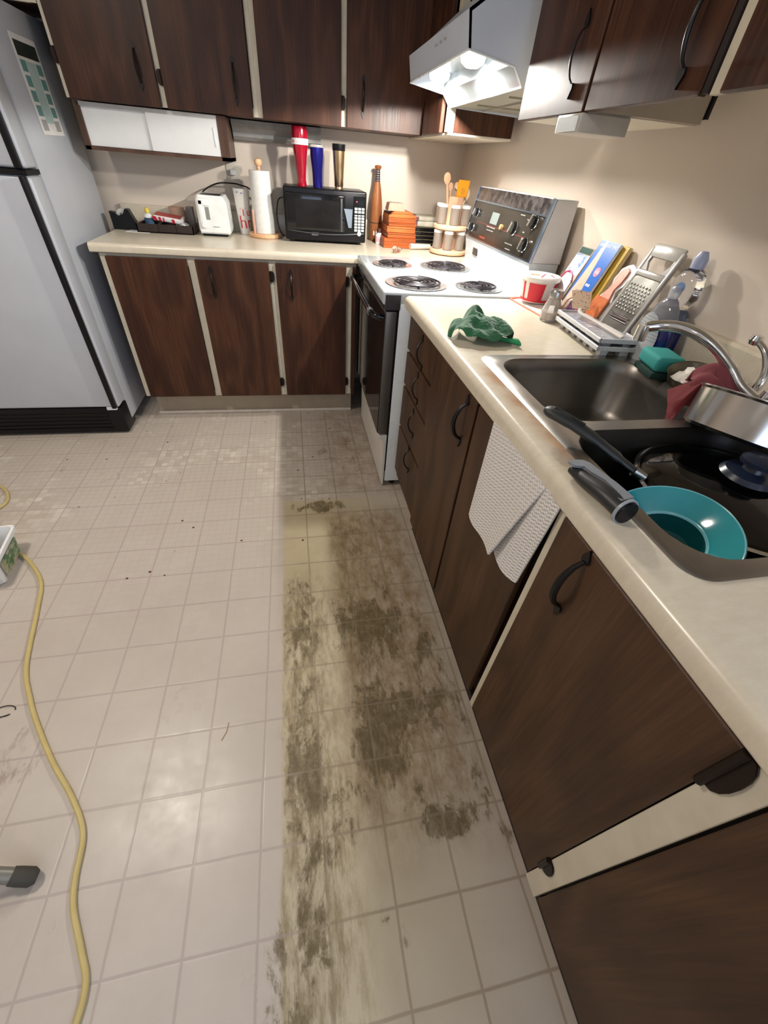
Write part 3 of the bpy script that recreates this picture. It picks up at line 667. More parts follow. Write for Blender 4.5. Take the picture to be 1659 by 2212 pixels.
# glue bottle
t = thing('glue_bottle', 'small white glue bottle with yellow cap standing in the tray', 'bottle', (-1.795, -.175, C(.006)))
b0 = Vector((-1.795, -.175, C(.0065)))
bm = bm_(); lathe(bm, [(0, 0), (.021, 0), (.023, .01), (.022, .06), (.010, .072), (0, .072)], b0, 24, sy=.7); obj('bottle_body', bm, PAPER, t)
bm = bm_(); lathe(bm, [(.0226, .012), (.0236, .012), (.0230, .052), (.022, .052)], b0, 24, sy=.72); obj('label_band', bm, plain('navy_print', (.04, .09, .16), .5), t)
bm = bm_(); lathe(bm, [(.012, .0725), (.012, .088), (.007, .096), (0, .097)], b0, 20); obj('cap', bm, plain('yellow_plastic', (.75, .55, .06), .4), t)
# packet
t = thing('candy_packet', 'red and white printed packet lying across the tray', 'packet', (-1.69, -.17, C(.06)), (math.radians(12), math.radians(6), math.radians(-4)))
bm = box(bm_(), -.075, .075, -.032, .032, -.012, .012, .007, 3); obj('packet_body', bm, PAPER, t, local=True)
bm = bm_()
for x, w in ((-.074, .020), (-.045, .012), (-.024, .007), (.022, .014)): prism(bm, [(x, -.009), (x + w, -.009), (x + w * .7, .009), (x - w * .3, .009)], (0, -.0324, 0), (1, 0, 0), (0, 0, 1), (0, -.0008, 0))
obj('red_stripes', bm, RED, t, local=True); bm = box(bm_(), -.070, .062, -.024, .026, .0122, .013, .0003, 1); obj('red_top', bm, plain('dull_red', (.45, .08, .07), .5), t, local=True)
# crumpled foil in tray
def lump(c, rx, ry, rz, seed, amp=.35, sub=3):
    bm = bm_(); bmesh.ops.create_icosphere(bm, subdivisions=sub, radius=1)
    for v in bm.verts:
        n = mnoise.fractal(v.co * 1.7 + Vector((seed, 0, seed * .5)), .8, 2.1, 4); v.co *= 1 + amp * n
        v.co = Vector((v.co.x * rx, v.co.y * ry, v.co.z * rz)) + Vector(c)
    return bm
solo('crumpled_wrapper', lump((-1.615, -.20, C(.032)), .026, .022, .018, 3), plain('foil_wrapper', (.55, .55, .54), .3, .4), (-1.615, -.20, C(.01)), 'small crumpled clear wrapper in the right of the tray', 'wrapper')
# mug
t = thing('mug', 'peach-coloured cup standing behind the tray', 'cup', (-1.665, -.075, C(.045)))
bm = bm_(); lathe(bm, [(0, 0), (.037, 0), (.040, .055), (.037, .055), (.034, .004), (0, .004)], (-1.665, -.078, C(.050)), 28); obj('cup_body', bm, plain('peach_ceramic', (.66, .42, .29), .4), t)
bm = box(bm_(), -1.72, -1.61, -.118, -.03, C(.001), C(.0495), .004, 2); solo('tan_box', bm, plain('brown_card', (.20, .11, .08), .6), (-1.665, -.07, T), 'low brown card box under the peach cup', 'box')
# toaster
t = thing('toaster', 'white two-slice toaster standing end-on beside the tray', 'toaster', (-1.44, -.18, T))
tw = plain('toaster_white', (.86, .88, .86), .3)
prof = [(-.074, .012), (.076, .012), (.081, .03), (.078, .150), (.062, .178), (-.060, .180), (-.076, .160), (-.079, .03)]
bm = bm_(); prism(bm, prof, (-1.448, -.265, T), (1, 0, 0), (0, 0, 1), (0, .185, 0), .006); tb = obj('toaster_body', bm, tw, t)
bm = box(bm_(), -1.515, -1.455, -.271, -.264, C(.135), C(.166), .006, 3); box(bm, -1.515, -1.490, -.271, -.264, C(.035), C(.160), .004, 2); obj('lever_housing', bm, tw, tb)
bm = box(bm_(), -1.482, -1.462, -.2668, -.264, C(.075), C(.13), .001, 1); obj('lever_slot', bm, plain('slot_grey', (.25, .26, .25), .5), tb, smooth=False)
bm = bm_(); cyl(bm, (-1.497, -.270, C(.052)), .010, .010, (0, -1, 0), 18); obj('browning_dial', bm, tw, tb)
bm = bm_(); box(bm, -1.50, -1.40, -.235, -.21, C(.1785), C(.1815)); box(bm, -1.50, -1.40, -.175, -.15, C(.1785), C(.1815)); obj('bread_slot', bm, BLACKP, tb, smooth=False)
bm = box(bm_(), -1.515, -1.385, -.258, -.09, C(.001), C(.013), .002, 1); obj('foot_plate', bm, BLACKP, t)
bm = box(bm_(), -1.455, -1.420, -.2665, -.264, C(.043), C(.0455)); obj('print_line', bm, plain('blue_grey_print', (.2, .25, .4), .5), tb, smooth=False)
bm = bm_(); tube(bm, smooth_path([(-1.515, -.10, C(.08)), (-1.535, -.085, 1.05), (-1.50, -.075, 1.10), (-1.425, -.07, 1.135), (-1.347, -.07, 1.141), (-1.298, -.06, 1.135), (-1.25, -.045, 1.118), (-1.20, -.03, 1.06), (-1.15, -.03, .96)], 6), .0032, 8)
obj('power_cord', bm, BLACKP, t)
# paper cup
t = thing('paper_cup', 'tall white paper cup with red lettering behind the paper towel roll', 'cup', (-1.296, -.10, T))
c0 = Vector((-1.300, -.10, C(.001)))
bm = bm_(); lathe(bm, [(0, 0), (.029, 0), (.043, .203), (.045, .206), (.043, .209), (.040, .205), (.027, .004), (0, .004)], c0, 36); cu = obj('cup_body', bm, plain('paper_cup_white', (.74, .72, .68), .6), t)
def wrap(bm, c, rf, a0, z0, size):
    """bend flat lettering (x = arc length, y = height) round a cup"""
    for v in bm.verts:
        s, h, d = v.co.x, v.co.y, v.co.z; z = z0 + h; r = rf(z) + .0006 + d; a = a0 + s / rf(z)
        v.co = Vector(c) + Vector((r * math.cos(a), r * math.sin(a), z))
    return bm
rf = lambda z: .029 + .014 * z / .203
bm = wrap(text('Tu', .052, (0, 0, 0), (1, 0, 0), (0, 1, 0)), c0, rf, math.radians(-112), .088, 0); obj('lettering', bm, RED, cu, smooth=False)
bm = wrap(text('hn', .085, (0, 0, 0), (1, 0, 0), (0, 1, 0)), c0, rf, math.radians(-135), .030, 0); obj('lettering', bm, RED, cu, smooth=False)
bm = bm_()
for a, z, w in ((-125, .19, .012), (-92, .187, .010)):
    b = bmesh.new(); box(b, 0, w, 0, .006, 0, .0004); wrap(b, c0, rf, math.radians(a), z, 0)
    me = bpy.data.meshes.new('x'); b.to_mesh(me); b.free(); bm.from_mesh(me); bpy.data.meshes.remove(me)
obj('small_print', bm, plain('small_blue_print', (.25, .25, .5), .5), cu, smooth=False)
# paper towel holder
t = thing('paper_towel_holder', 'pine paper towel holder with white roll beside the microwave', 'paper towel holder', (-1.185, -.175, T))
c0 = Vector((-1.187, -.175, T))
bm = bm_(); lathe(bm, [(0, .001), (.086, .001), (.090, .006), (.090, .016), (.084, .021), (0, .021)], c0, 40); obj('base', bm, PINE, t)
bm = bm_(); cyl(bm, c0 + Vector((0, 0, .02)), .008, .29); lathe(bm, [(.006, .298), (.010, .304), (.008, .310), (.018, .318), (.021, .328), (.017, .340), (0, .346)], c0, 20); obj('dowel', bm, PINE, t)
bm = bm_(); tube(bm, [c0 + Vector((-.052, -.058, .02)), c0 + Vector((-.052, -.062, .13))], .006, 10); obj('arm', bm, plain('pink_pine', (.60, .32, .22), .5), t)
bm = bm_(); prof = [(.018, .022), (.062, .022), (.0635, .08), (.056, .16), (.054, .295), (.018, .295), (.018, .022)]
lathe(bm, prof, c0, 40); rl = obj('towel_roll', bm, plain('paper_towel_white', (.74, .74, .71), .85, bump=.4, scale=60), t)
# microwave
t = thing('microwave', 'black countertop microwave oven under the three tumblers', 'microwave', (-.85, -.18, T))
mx0, mx1, my = -1.070, -.622, -.300; z0, z1 = C(.012), C(.245)
MB = obj('case', box(bm_(), mx0 + .004, mx1 - .004, my + .025, -.045, z0 + .004, z1, .006, 2), BLACKP, t)
bm = box(bm_(), mx0, mx1, my, my + .026, z0, z1, .008, 3); fr = obj('front_frame', bm, plain('microwave_black', (.006, .006, .008), .3, Specular_IOR_Level=.25), t)
bm = box(bm_(), mx0 + .010, mx1 - .118, my - .009, my + .001, z0 + .045, z1 - .022, .006, 3); md = obj('door', bm, BLACKG, t)
bm = box(bm_(), mx0 + .06, mx1 - .150, my - .0100, my - .0088, z0 + .060, z1 - .048, .0004, 1); obj('window', bm, plain('brown_glass', (.010, .008, .007), .16, Specular_IOR_Level=.3), md, smooth=False)
bm = box(bm_(), mx1 - .145, mx1 - .133, my - .013, my - .008, z0 + .048, z1 - .035, .003, 2); obj('door_edge', bm, plain('grey_edge', (.06, .065, .07), .3), md)
bm = bm_(); prism(bm, [(-.125, .155), (-.078, .155), (-.082, .070), (-.100, .070)], (mx1, my - .0095, z0), (1, 0, 0), (0, 0, 1), (0, -.0015, 0)); obj('handle_plate', bm, plain('blue_grey_plate', (.20, .24, .30), .15), md, smooth=False)
bm = bm_(); pts = [(mx0 + .01 + (mx1 - mx0 - .02) * k / 16, my - .001 - .006 * math.sin(PI * k / 16), z0 + .045 - .012 * math.sin(PI * k / 16)) for k in range(17)]; tube(bm, pts, .0035, 8); obj('lower_trim', bm, plain('grey_trim', (.04, .042, .045), .3), fr)
cp = obj('control_panel', box(bm_(), mx1 - .072, mx1 - .008, my - .004, my + .001, z0 + .038, z1 - .022, .002, 1), BLACKG, t)
kb = plain('silver_keys', (.50, .54, .53), .4)
for r_ in range(8):
    for c_ in range(3):
        x = mx1 - .066 + c_ * .0195; z = z0 + .152 - r_ * .0140
        obj('key', box(bm_(), x, x + .016, my - .0055, my - .004, z, z + (.011 if r_ != 2 else .007), .001, 1), kb, cp)
bm = bm_(); cyl(bm, (mx1 - .038, my - .004, z0 + .044), .011, .003, (0, -1, 0), 20); obj('start_key', bm, kb, cp)
bm = box(bm_(), mx1 - .058, mx1 - .050, my - .0046, my - .004, z0 + .187, z0 + .1905); obj('indicator', bm, emis('red_led', (1, .08, .12), 2.5), cp, smooth=False)
bm = text('RCA', .0175, (-.9265, my - .0014, z0 + .0255), (1, 0, 0), (0, 0, 1), .0006); 
bb = box(bm_(), -.928, -.888, my - .001, my + .0005, z0 + .0235, z0 + .0405); obj('brand_plate', bb, plain('silver_plate', (.03, .03, .03), .35), fr, smooth=False)
obj('brand_lettering', bm, plain('white_letter', (.85, .86, .84), .4), fr, smooth=False)
for xx in (mx0 + .04, mx1 - .04):
    for yy in (my + .03, -.07): obj('foot', cyl(bm_(), (xx, yy, T + .0005), .012, .016, seg=12), BLACKP, t)
bm = bm_(); tube(bm, smooth_path([(mx0 - .002, -.11, 1.10), (mx0 - .03, -.10, 1.085), (mx0 - .045, -.09, 1.02), (mx0 - .04, -.09, .96), (mx0 - .02, -.10, C(.006)), (mx0 - .005, -.10, C(.005))], 6), .003, 8); obj('power_cord', bm, BLACKP, t)
# tumblers on the microwave
MZ = z1
t = thing('tumbler', 'tall red plastic tumbler with white band on top of the microwave', 'tumbler', (-.975, -.215, MZ))
c0 = Vector((-.966, -.215, MZ + .0005)); rp = [(0, 0), (.024, 0), (.026, .006), (.0235, .028), (.025, .05), (.0325, .12), (.0405, .175), (.0415, .205), (.038, .236), (.036, .236), (.038, .205), (.030, .12), (.022, .05), (0, .03)]
bm = bm_(); lathe(bm, rp, c0, 40); tb = obj('tumbler_body', bm, plain('translucent_red', (.42, .004, .025), .12, var=.15, Transmission_Weight=.25, Coat_Weight=.5), t)
bm = bm_(); lathe(bm, [(.0412, .166), (.0420, .166), (.0428, .190), (.0420, .190)], c0, 40); bd = obj('band', bm, plain('white_band', (.78, .72, .74), .4), tb)
rf2 = lambda z: .0424 if z > .1 else .03
bm = wrap(text('TIM', .014, (0, 0, 0), (1, 0, 0), (0, 1, 0), .0003), c0, rf2, math.radians(-160), .172, 0); obj('lettering', bm, plain('red_letter', (.7, .10, .08), .4), bd, smooth=False)
bm = wrap(text('CENTRE', .014, (0, 0, 0), (1, 0, 0), (0, 1, 0), .0003), c0, rf2, math.radians(-112), .172, 0); obj('lettering', bm, plain('grey_letter', (.50, .47, .50), .4), bd, smooth=False)
t = thing('tumbler', 'blue metallic tumbler in the middle on top of the microwave', 'tumbler', (-.885, -.20, MZ))
c0 = Vector((-.880, -.205, MZ + .0005))
bm = bm_(); lathe(bm, [(0, 0), (.026, 0), (.0265, .03), (.028, .07), (.0355, .13), (.0350, .162), (.034, .162), (.033, .13), (.024, .01), (0, .01)], c0, 40); obj('tumbler_body', bm, plain('metallic_blue', (.015, .014, .20), .16, .55), t)
bm = bm_(); lathe(bm, [(.034, .160), (.0352, .164), (.033, .172), (.012, .170), (0, .170)], c0, 32); obj('lid', bm, glass('clear_lid', (.8, .8, .78), .1, trans=.6), t)
t = thing('tumbler', 'gold metal travel tumbler with black lid on top of the microwave', 'tumbler', (-.765, -.20, MZ))
c0 = Vector((-.765, -.205, MZ + .0005))
bm = bm_(); lathe(bm, [(0, 0), (.0225, 0), (.0225, .008), (.0215, .010), (.0235, .016), (.0325, .158), (0, .158)], c0, 40); obj('tumbler_body', bm, plain('brushed_gold', (.62, .46, .27), .27, 1.0), t)
bm = bm_(); lathe(bm, [(.0328, .157), (.0338, .159), (.0345, .184), (0, .184)], c0, 36); obj('lid', bm, BLACKP, t)
bm = bm_(); lathe(bm, [(.0222, .0095), (.0236, .0095), (.0242, .014), (.0236, .015)], c0, 32); obj('base_ring', bm, plain('brown_ring', (.05, .02, .015), .4), t)
# baseball bat
t = thing('baseball_bat', 'wooden souvenir baseball bat with taped grip standing against the back wall', 'bat', (-.527, -.047, T), (0, 0, 0))
c0 = Vector((-.527, -.070, T + .0005))
bat = make_wood('bat_wood', (.16, .045, .014), (.34, .12, .04), (.46, .20, .08), freq=.8)
bm = bm_(); lathe(bm, [(0, 0), (.034, 0), (.037, .008), (.038, .09), (.034, .18), (.024, .25), (.015, .29), (0, .29)], c0, 32); bb = obj('barrel', bm, bat, t)
bm = bm_(); lathe(bm, [(.0160, .285), (.0150, .30), (.0125, .340), (0, .341)], c0, 24); obj('grip', bm, plain('navy_grip', (.012, .012, .045), .4), t)
bm = bm_(); lathe(bm, [(.0385, .0905), (.0387, .092), (.0382, .094)], c0, 32); obj('ring_line', bm, DARKGAP, bb)
bm = bm_()
for k in range(5): lathe(bm, [(.0158 - k * .0006, .292 + k * .010), (.0168 - k * .0006, .2932 + k * .010), (.0158 - k * .0006, .2944 + k * .010)], c0, 20)
obj('grip_rings', bm, plain('gold_rings', (.45, .36, .22), .4), t)
bm = bm_(); lathe(bm, [(.010, .338), (.018, .345), (.020, .352), (.016, .358), (0, .360)], c0, 24); obj('knob', bm, bat, t)
bm = bm_(); b = bmesh.new(); box(b, 0, .022, 0, .022, 0, .0006); wrap(b, c0, lambda z: .0375, math.radians(-118), .030, 0); obj('price_sticker', b, PAPER, bb, smooth=False); bm.free()
# pill bottle
t = thing('pill_bottle', 'small white pill bottle with brown cap in front of the bat', 'bottle', (-.522, -.19, T))
c0 = Vector((-.522, -.19, T + .0005))
bm = bm_(); lathe(bm, [(0, 0), (.022, 0), (.023, .004), (.023, .040), (.013, .052), (.011, .058), (0, .058)], c0, 28); pb = obj('bottle_body', bm, PAPER, t)
bm = bm_(); lathe(bm, [(.0232, .010), (.0236, .011), (.0236, .036), (.0232, .037)], c0, 28); obj('label_wrap', bm, plain('pink_label', (.72, .45, .45), .5, var=.3, scale=90), pb)
bm = bm_(); lathe(bm, [(.013, .055), (.013, .075), (0, .075)], c0, 20); obj('cap', bm, plain('brown_cap', (.10, .04, .03), .4), t)
# cigar-like cedar boxes
OB = plain('cedar_side', (.10, .045, .03), .5)
x = -.420
specs = [(.188, .048, 'bottom'), (.168, .026, 'b'), (.166, .030, 'c'), (.163, .016, 'd'), (.160, .022, 'e'), (.158, .030, 'top')]
z = T + .0005
words = ['bottom of the stack', 'second from the bottom of the stack', 'third from the bottom of the stack', 'fourth from the bottom, thinnest of the stack', 'second from the top of the large boxes', 'rounded lid, topmost of the large boxes']
for i, (w, h_, nm) in enumerate(specs):
    dx = (-.004, .004, .002, .005, .003, .004)[i]
    t = thing('cedar_box', 'orange cedar wood box beside the bat, ' + words[i], 'box', (x + dx, -.235, z), (0, 0, math.radians((0, 1.5, -1, 1, 0, 0)[i])), 'stacked cedar boxes')
    bm = bm_()
    if nm == 'top': prism(bm, [(-w / 2, 0), (w / 2, 0), (w / 2, .012), (w * .3, h_), (-w * .3, h_), (-w / 2, .012)], (0, -.088, 0), (1, 0, 0), (0, 0, 1), (0, .19, 0), .003)
    else: box(bm, -w / 2, w / 2, -.095 if i == 0 else -.088, .10, 0, h_ - .001, .002, 1)
    bx_ = obj('box_body', bm, ORANGEW, t, local=True)
    bm = box(bm_(), -w / 2 - .0005, w / 2 + .0005, (-.0955 if i == 0 else -.0885), .10, h_ * .62, h_ * .62 + .0015); obj('lid_seam', bm, DARKGAP, bx_, local=True, smooth=False)
    z += h_
t = thing('trinket_box', 'small square pinkish wooden box on top of the cedar boxes', 'box', (-.452, -.26, z), (0, 0, 0))
bm = bm_(); lathe(bm, [(0, 0), (.068, 0), (.058, .034), (0, .034)], (0, 0, .0005), 4); bm.transform(Matrix.Rotation(PI / 4, 4, 'Z')); obj('box_body', bm, make_wood('pink_wood', (.22, .10, .07), (.50, .25, .17), (.62, .34, .24)), t, local=True, smooth=False)
bm = box(bm_(), -.032, .032, -.032, .032, .035, .0362); obj('lid_inlay', bm, plain('grey_inlay', (.36, .31, .26), .5), t, local=True, smooth=False)
# dark boxes with cream cases on top
x = -.245; z = T + .0005
for i, h_ in enumerate((.020, .020, .019, .019, .022)):
    t = thing('dark_case', ['black flat case at the bottom of the dark pile behind the spice rack', 'black flat case second from the bottom of the dark pile', 'black flat case in the middle of the dark pile', 'black flat case fourth up in the dark pile', 'black flat case under the cream folders in the dark pile'][i], 'case', (x, -.17, z), (0, 0, math.radians((1, -2, 1, 0, 2)[i])), 'pile of dark flat cases')
    obj('case_body', box(bm_(), -.088, .090, -.06, .13, 0, h_ - .0005, .003, 2), BLACKG, t, local=True)
    obj('gold_line', box(bm_(), -.0885, .0905, -.0605, .13, h_ - .0030, h_ - .0008), plain('gold_edge', (.36, .33, .20), .3, .6), t, local=True, smooth=False)
    z += h_
cl = plain('cream_cloth_case', (.50, .47, .38), .6, var=.2)
for i, h_ in enumerate((.028, .022)):
    t = thing('cream_case', ['thick cream case lying on the dark cases', 'thin cream case topmost behind the spice rack'][i], 'case', (x - .004, -.17, z), (0, 0, math.radians((-2, 3)[i])))
    obj('case_body', box(bm_(), -.090, .085, -.06, .12, 0, h_ - .0005, .006, 3), cl, t, local=True)
    bm = box(bm_(), -.070, -.052, -.0615, -.058, .002, h_ - .002, .001, 1); obj('clasp', bm, plain('maroon_clasp', (.16, .06, .08), .5), t, local=True)
    z += h_
# rolling pin / tube
t = thing('cardboard_tube', 'small pale tube lying in front of the dark cases', 'tube', (-.30, -.33, T), (0, 0, math.radians(14)))
bm = bm_(); lathe(bm, [(.006, 0), (.014, 0), (.015, .004), (.012, .13), (.006, .13), (.006, 0)], (-.065, 0, .0155), 20, (1, 0, 0)); obj('tube_body', bm, plain('pale_tube', (.68, .60, .52), .5), t, local=True)
# small crystal ornament
t = thing('crystal_ornament', 'little clear glass ornament at the stove end of the back counter', 'ornament', (-.487, -.50, T))
bm = lump((-.487, -.50, C(.019)), .016, .014, .015, 9, .5, 2); obj('crystal', bm, glass('crystal_glass', (.9, .9, .92), .03), t, smooth=False)
bm = lump((-.462, -.49, C(.016)), .015, .012, .012, 5, .5, 2); obj('crystal_wing', bm, glass('crystal_pink', (.92, .85, .84), .03), t, smooth=False)
# spice rack
t = thing('spice_rack', 'round two-tier pine spice carousel with jars beside the stove console', 'spice rack', (-.160, -.425, T))
c0 = Vector((-.160, -.425, T)); PI_N = plain('peach_pine', (.80, .50, .32), .4, var=.08)
bm = bm_(); lathe(bm, [(0, .004), (.098, .004), (.104, .010), (.104, .020), (.098, .026), (0, .026)], c0, 48); obj('lower_shelf', bm, PI_N, t)
bm = bm_(); lathe(bm, [(0, .001), (.085, .001), (.085, .004), (0, .004)], c0, 40); obj('turntable', bm, plain('red_brown_base', (.22, .08, .06), .5), t)
bm = bm_(); lathe(bm, [(.035, .118), (.092, .118), (.098, .123), (.098, .135), (.092, .141), (.035, .141)], c0, 48); obj('upper_shelf', bm, PI_N, t)
bm = bm_()
for k in range(6):
    a = 2 * PI * k / 6; prism(bm, [(-.022, .026), (.022, .026), (.022, .262), (-.022, .262)], c0 + Vector((.040 * math.cos(a), .040 * math.sin(a), 0)), (-math.sin(a), math.cos(a), 0), (0, 0, 1), (-.006 * math.cos(a), -.006 * math.sin(a), 0))
obj('utensil_well', bm, PI_N, t)
gj = glass('spice_jar_glass', (.50, .42, .35), .15, trans=.55); 
spice_first = None
place = [(tier, k) for tier in (0, 1) for k in range(6)]
for tier, k in place:
    a = math.radians(-180 + k * 60 + (22 if tier else 8)); r_ = .072
    p = c0 + Vector((r_ * math.cos(a), r_ * math.sin(a), .0265 if tier == 0 else .1415))
    side = ['left', 'front left', 'front right', 'right', 'back right', 'back left'][k]
    lab = f'clear spice jar with white lid on the {side} of the {"upper" if tier else "lower"} tier'
    if spice_first is None:
        t2 = thing('spice_jar', lab, 'jar', p, group='jars in the spice carousel')
        bm = bm_(); lathe(bm, [(0, 0), (.022, 0), (.0245, .003), (.0245, .070), (.021, .074), (0, .074)], (0, 0, 0), 20); obj('jar_body', bm, gj, t2, local=True)
        bm = bm_(); lathe(bm, [(.0235, .0735), (.0248, .075), (.0248, .086), (.022, .088), (0, .088)], (0, 0, 0), 20); obj('lid', bm, PAPER, t2, local=True)
        spice_first = t2
    else: dup(spice_first, p, lab)
# utensils in the well
def spoon(name, label, base, top, r, mat, cat='spoon', slot=False):
    t = thing(name, label, cat, base); b, e = Vector(base), Vector(top); d = (e - b).normalized()
    bm = bm_(); tube(bm, [b, b + d * (e - b).length * .6, e - d * r * 1.2], [.0045, .005, .006], 10); obj('shaft', bm, mat, t)
    bm = bm_(); lathe(bm, [(0, -r * 1.5), (r * .6, -r * 1.1), (r, -r * .1), (r * .85, r * .8), (r * .4, r * 1.25), (0, r * 1.35)], e, 20, d, sx=1, sy=.28); obj('spoon_bowl', bm, mat, t); return t
wd = plain('beech_spoon', (.70, .42, .25), .5)
spoon('wooden_spoon', 'tall wooden spoon leaning left in the spice carousel well', (-.168, -.420, C(.06)), (-.232, -.470, 1.248), .019, wd)
spoon('wooden_spoon', 'shorter wooden spoon behind the tall one in the well', (-.163, -.415, C(.06)), (-.192, -.425, 1.215), .013, wd)
spoon('wooden_fork', 'slim wooden utensil in the centre back of the well', (-.158, -.41, C(.06)), (-.153, -.405, 1.218), .014, wd, 'utensil')
t = thing('orange_spatula', 'bright orange oven mitt-like scraper standing in the well', 'scraper', (-.143, -.455, C(.10)))
bm = bm_(); prism(bm, [(-.030, 0), (.030, 0), (.034, .055), (.036, .070), (-.030, .072), (-.033, .05)], (-.138, -.461, C(.262)), (1, .2, 0), (.05, 0, 1), (0, .010, 0), .004); ob = obj('blade', bm, plain('orange_silicone', (.90, .36, .012), .45), t)
bm = bm_(); lathe(bm, [(0, 0), (.014, 0), (.014, .0015), (0, .0015)], (-.138, -.4615, C(.288)), 20, (0, -1, 0)); obj('oval_mark', bm, plain('dark_orange_mark', (.62, .25, .015), .5), ob)
bm = bm_(); tube(bm, [(-.140, -.454, C(.27)), (-.146, -.435, C(.10))], .005, 8); obj('shaft', bm, wd, t)
t = thing('cream_ladle', 'cream plastic ladle with curved bowl behind the orange scraper', 'ladle', (-.14, -.42, C(.10)))
bm = bm_(); pts = [(-.128 + .036 * math.cos(math.radians(a)), -.420, 1.190 + .036 * math.sin(math.radians(a)) * .8) for a in range(150, -60, -15)]; tube(bm, pts, .006, 8, flat=2.2); tube(bm, [pts[-1], (-.133, -.420, C(.10))], .004, 8); obj('ladle_body', bm, plain('cream_plastic', (.78, .62, .42), .4), t)
# fluorescent light fixture on the wall under the wall cabinets
t = thing('under_cabinet_light', 'grey metal light fixture on the back wall above the tumblers', 'light fixture', (-1.075, -.03, 1.40))
bm = bm_(); prism(bm, [(-.004, 1.400), (-.115, 1.400), (-.115, 1.385), (-.085, 1.362), (-.072, 1.352), (-.072, 1.338), (-.05, 1.324), (-.004, 1.324)], (-1.305, 0, 0), (0, 1, 0), (0, 0, 1), (.455, 0, 0)); obj('housing', bm, plain('grey_metal', (.34, .335, .32), .6, .1, var=.15), t, smooth=False)
# outlets on the back wall
t = thing('wall_outlet', 'cream electrical outlet on the back wall behind the toaster', 'outlet', (-1.335, -.003, 1.17))
obj('plate', box(bm_(), -1.372, -1.302, -.006, -.0005, 1.115, 1.230, .002, 2), plain('outlet_cream', (.62, .57, .48), .4), t)
obj('plug', box(bm_(), -1.350, -1.322, -.035, -.006, 1.175, 1.20, .004, 2), PAPER, t)
t = thing('wall_outlet', 'cream electrical outlet on the back wall between towel roll and microwave', 'outlet', (-1.10, -.003, 1.07))
obj('plate', box(bm_(), -1.125, -1.070, -.006, -.0005, 1.03, 1.13, .002, 2), plain('outlet_cream_b', (.62, .57, .48), .4), t)

# ------------------------------------------------------------------ things on the right counter
# margarine tub
t = thing('margarine_tub', 'white and red margarine tub beside the stove console', 'tub', (-.150, -1.485, T))
c0 = Vector((-.145, -1.500, C(.016)))
bm = bm_(); lathe(bm, [(0, 0), (.050, 0), (.053, .004), (.066, .078), (0, .078)], c0, 40); tb = obj('tub_body', bm, plain('tub_white', (.76, .74, .70), .35), t)
bm = bm_()
rt = lambda z: .053 + .013 * (z - .004) / .074
for a0, a1 in ((-175, -165), (-150, -95), (-60, 40)):
    for k in range(10):
        A, B_ = math.radians(a0 + (a1 - a0) * k / 10), math.radians(a0 + (a1 - a0) * (k + 1) / 10)
        q = [c0 + Vector(((rt(z) + .0006) * math.cos(a), (rt(z) + .0006) * math.sin(a), z)) for a, z in ((A, .010), (B_, .010), (B_, .066), (A, .066))]; bm.faces.new([bm.verts.new(p) for p in q])
lathe(bm, [(rt(.006) + .0006, .004), (rt(.012) + .0008, .012)], c0, 40); obj('red_label', bm, RED, tb)
bm = bm_(); lathe(bm, [(.067, .070), (.071, .072), (.0715, .083), (.068, .087), (.062, .084), (0, .085)], c0, 44); ld = obj('lid', bm, plain('lid_white', (.78, .77, .72), .3), t)
bm = bm_(); prism(bm, [(-.030, -.020), (-.024, -.020), (.020, .034), (.012, .034)], c0 + Vector((.010, -.015, .0852)), (1, 0, 0), (0, 1, 0), (0, 0, .0006)); prism(bm, [(.030, -.03), (.038, -.024), (.045, .01), (.038, .01)], c0 + Vector((0, -.005, .0852)), (1, 0, 0), (0, 1, 0), (0, 0, .0006)); obj('lid_print', bm, plain('pink_red_print', (.75, .15, .18), .4), ld, smooth=False)
bm = bm_(); prism(bm, [(-.030, -.010), (.004, -.018), (.010, .004), (-.016, .016)], c0 + Vector((-.012, .012, .0852)), (1, 0, 0), (0, 1, 0), (0, 0, .0006)); obj('food_print', bm, plain('brown_food_print', (.55, .33, .20), .4, var=.4, scale=80), ld, smooth=False)
# packet under tub
def fpk(u, v):
    x = -.205 + .105 * v + .02 * u; y = -1.428 - .275 * u; z = .001 + .013 * math.sin(PI * v) ** .6 * math.sin(PI * min(1, u * 1.0 + .02)) ** .5 + .0015 * mnoise.noise(Vector((u * 9, v * 6, 2)))
    return Vector((x, y, T + max(z, .0008)))
t = thing('flat_packet', 'flat clear packet with red rim lying under the margarine tub', 'packet', (-.15, -1.56, T))
bm = bm_(); sheet(bm, fpk, 30, 14); sheet(bm, lambda u, v: Vector((fpk(u, v).x, fpk(u, v).y, T + .0006)), 2, 2)
pk = obj('packet_body', bm, plain('wrinkled_plastic', (.74, .70, .66), .3, bump=.3), t)
bm = bm_(); tube(bm, [fpk(u, 0) + Vector((-.002, 0, .001)) for u in [k / 10 for k in range(9)]], .0035, 8); tube(bm, [fpk(0, v) + Vector((0, .003, .001)) for v in (0, .2, .4, .6, .8, 1)], .006, 8); obj('red_rim', bm, plain('coral_rim', (.80, .20, .13), .4), pk)
bm = bm_(); b = lathe(bm, [(0, 0), (.010, 0), (.010, .001), (0, .001)], fpk(.93, .35) + Vector((0, -.004, .004)), 16, (0, -.5, 1)); obj('stamp', bm, plain('brown_stamp', (.20, .13, .12), .5, var=.5, scale=200), pk)
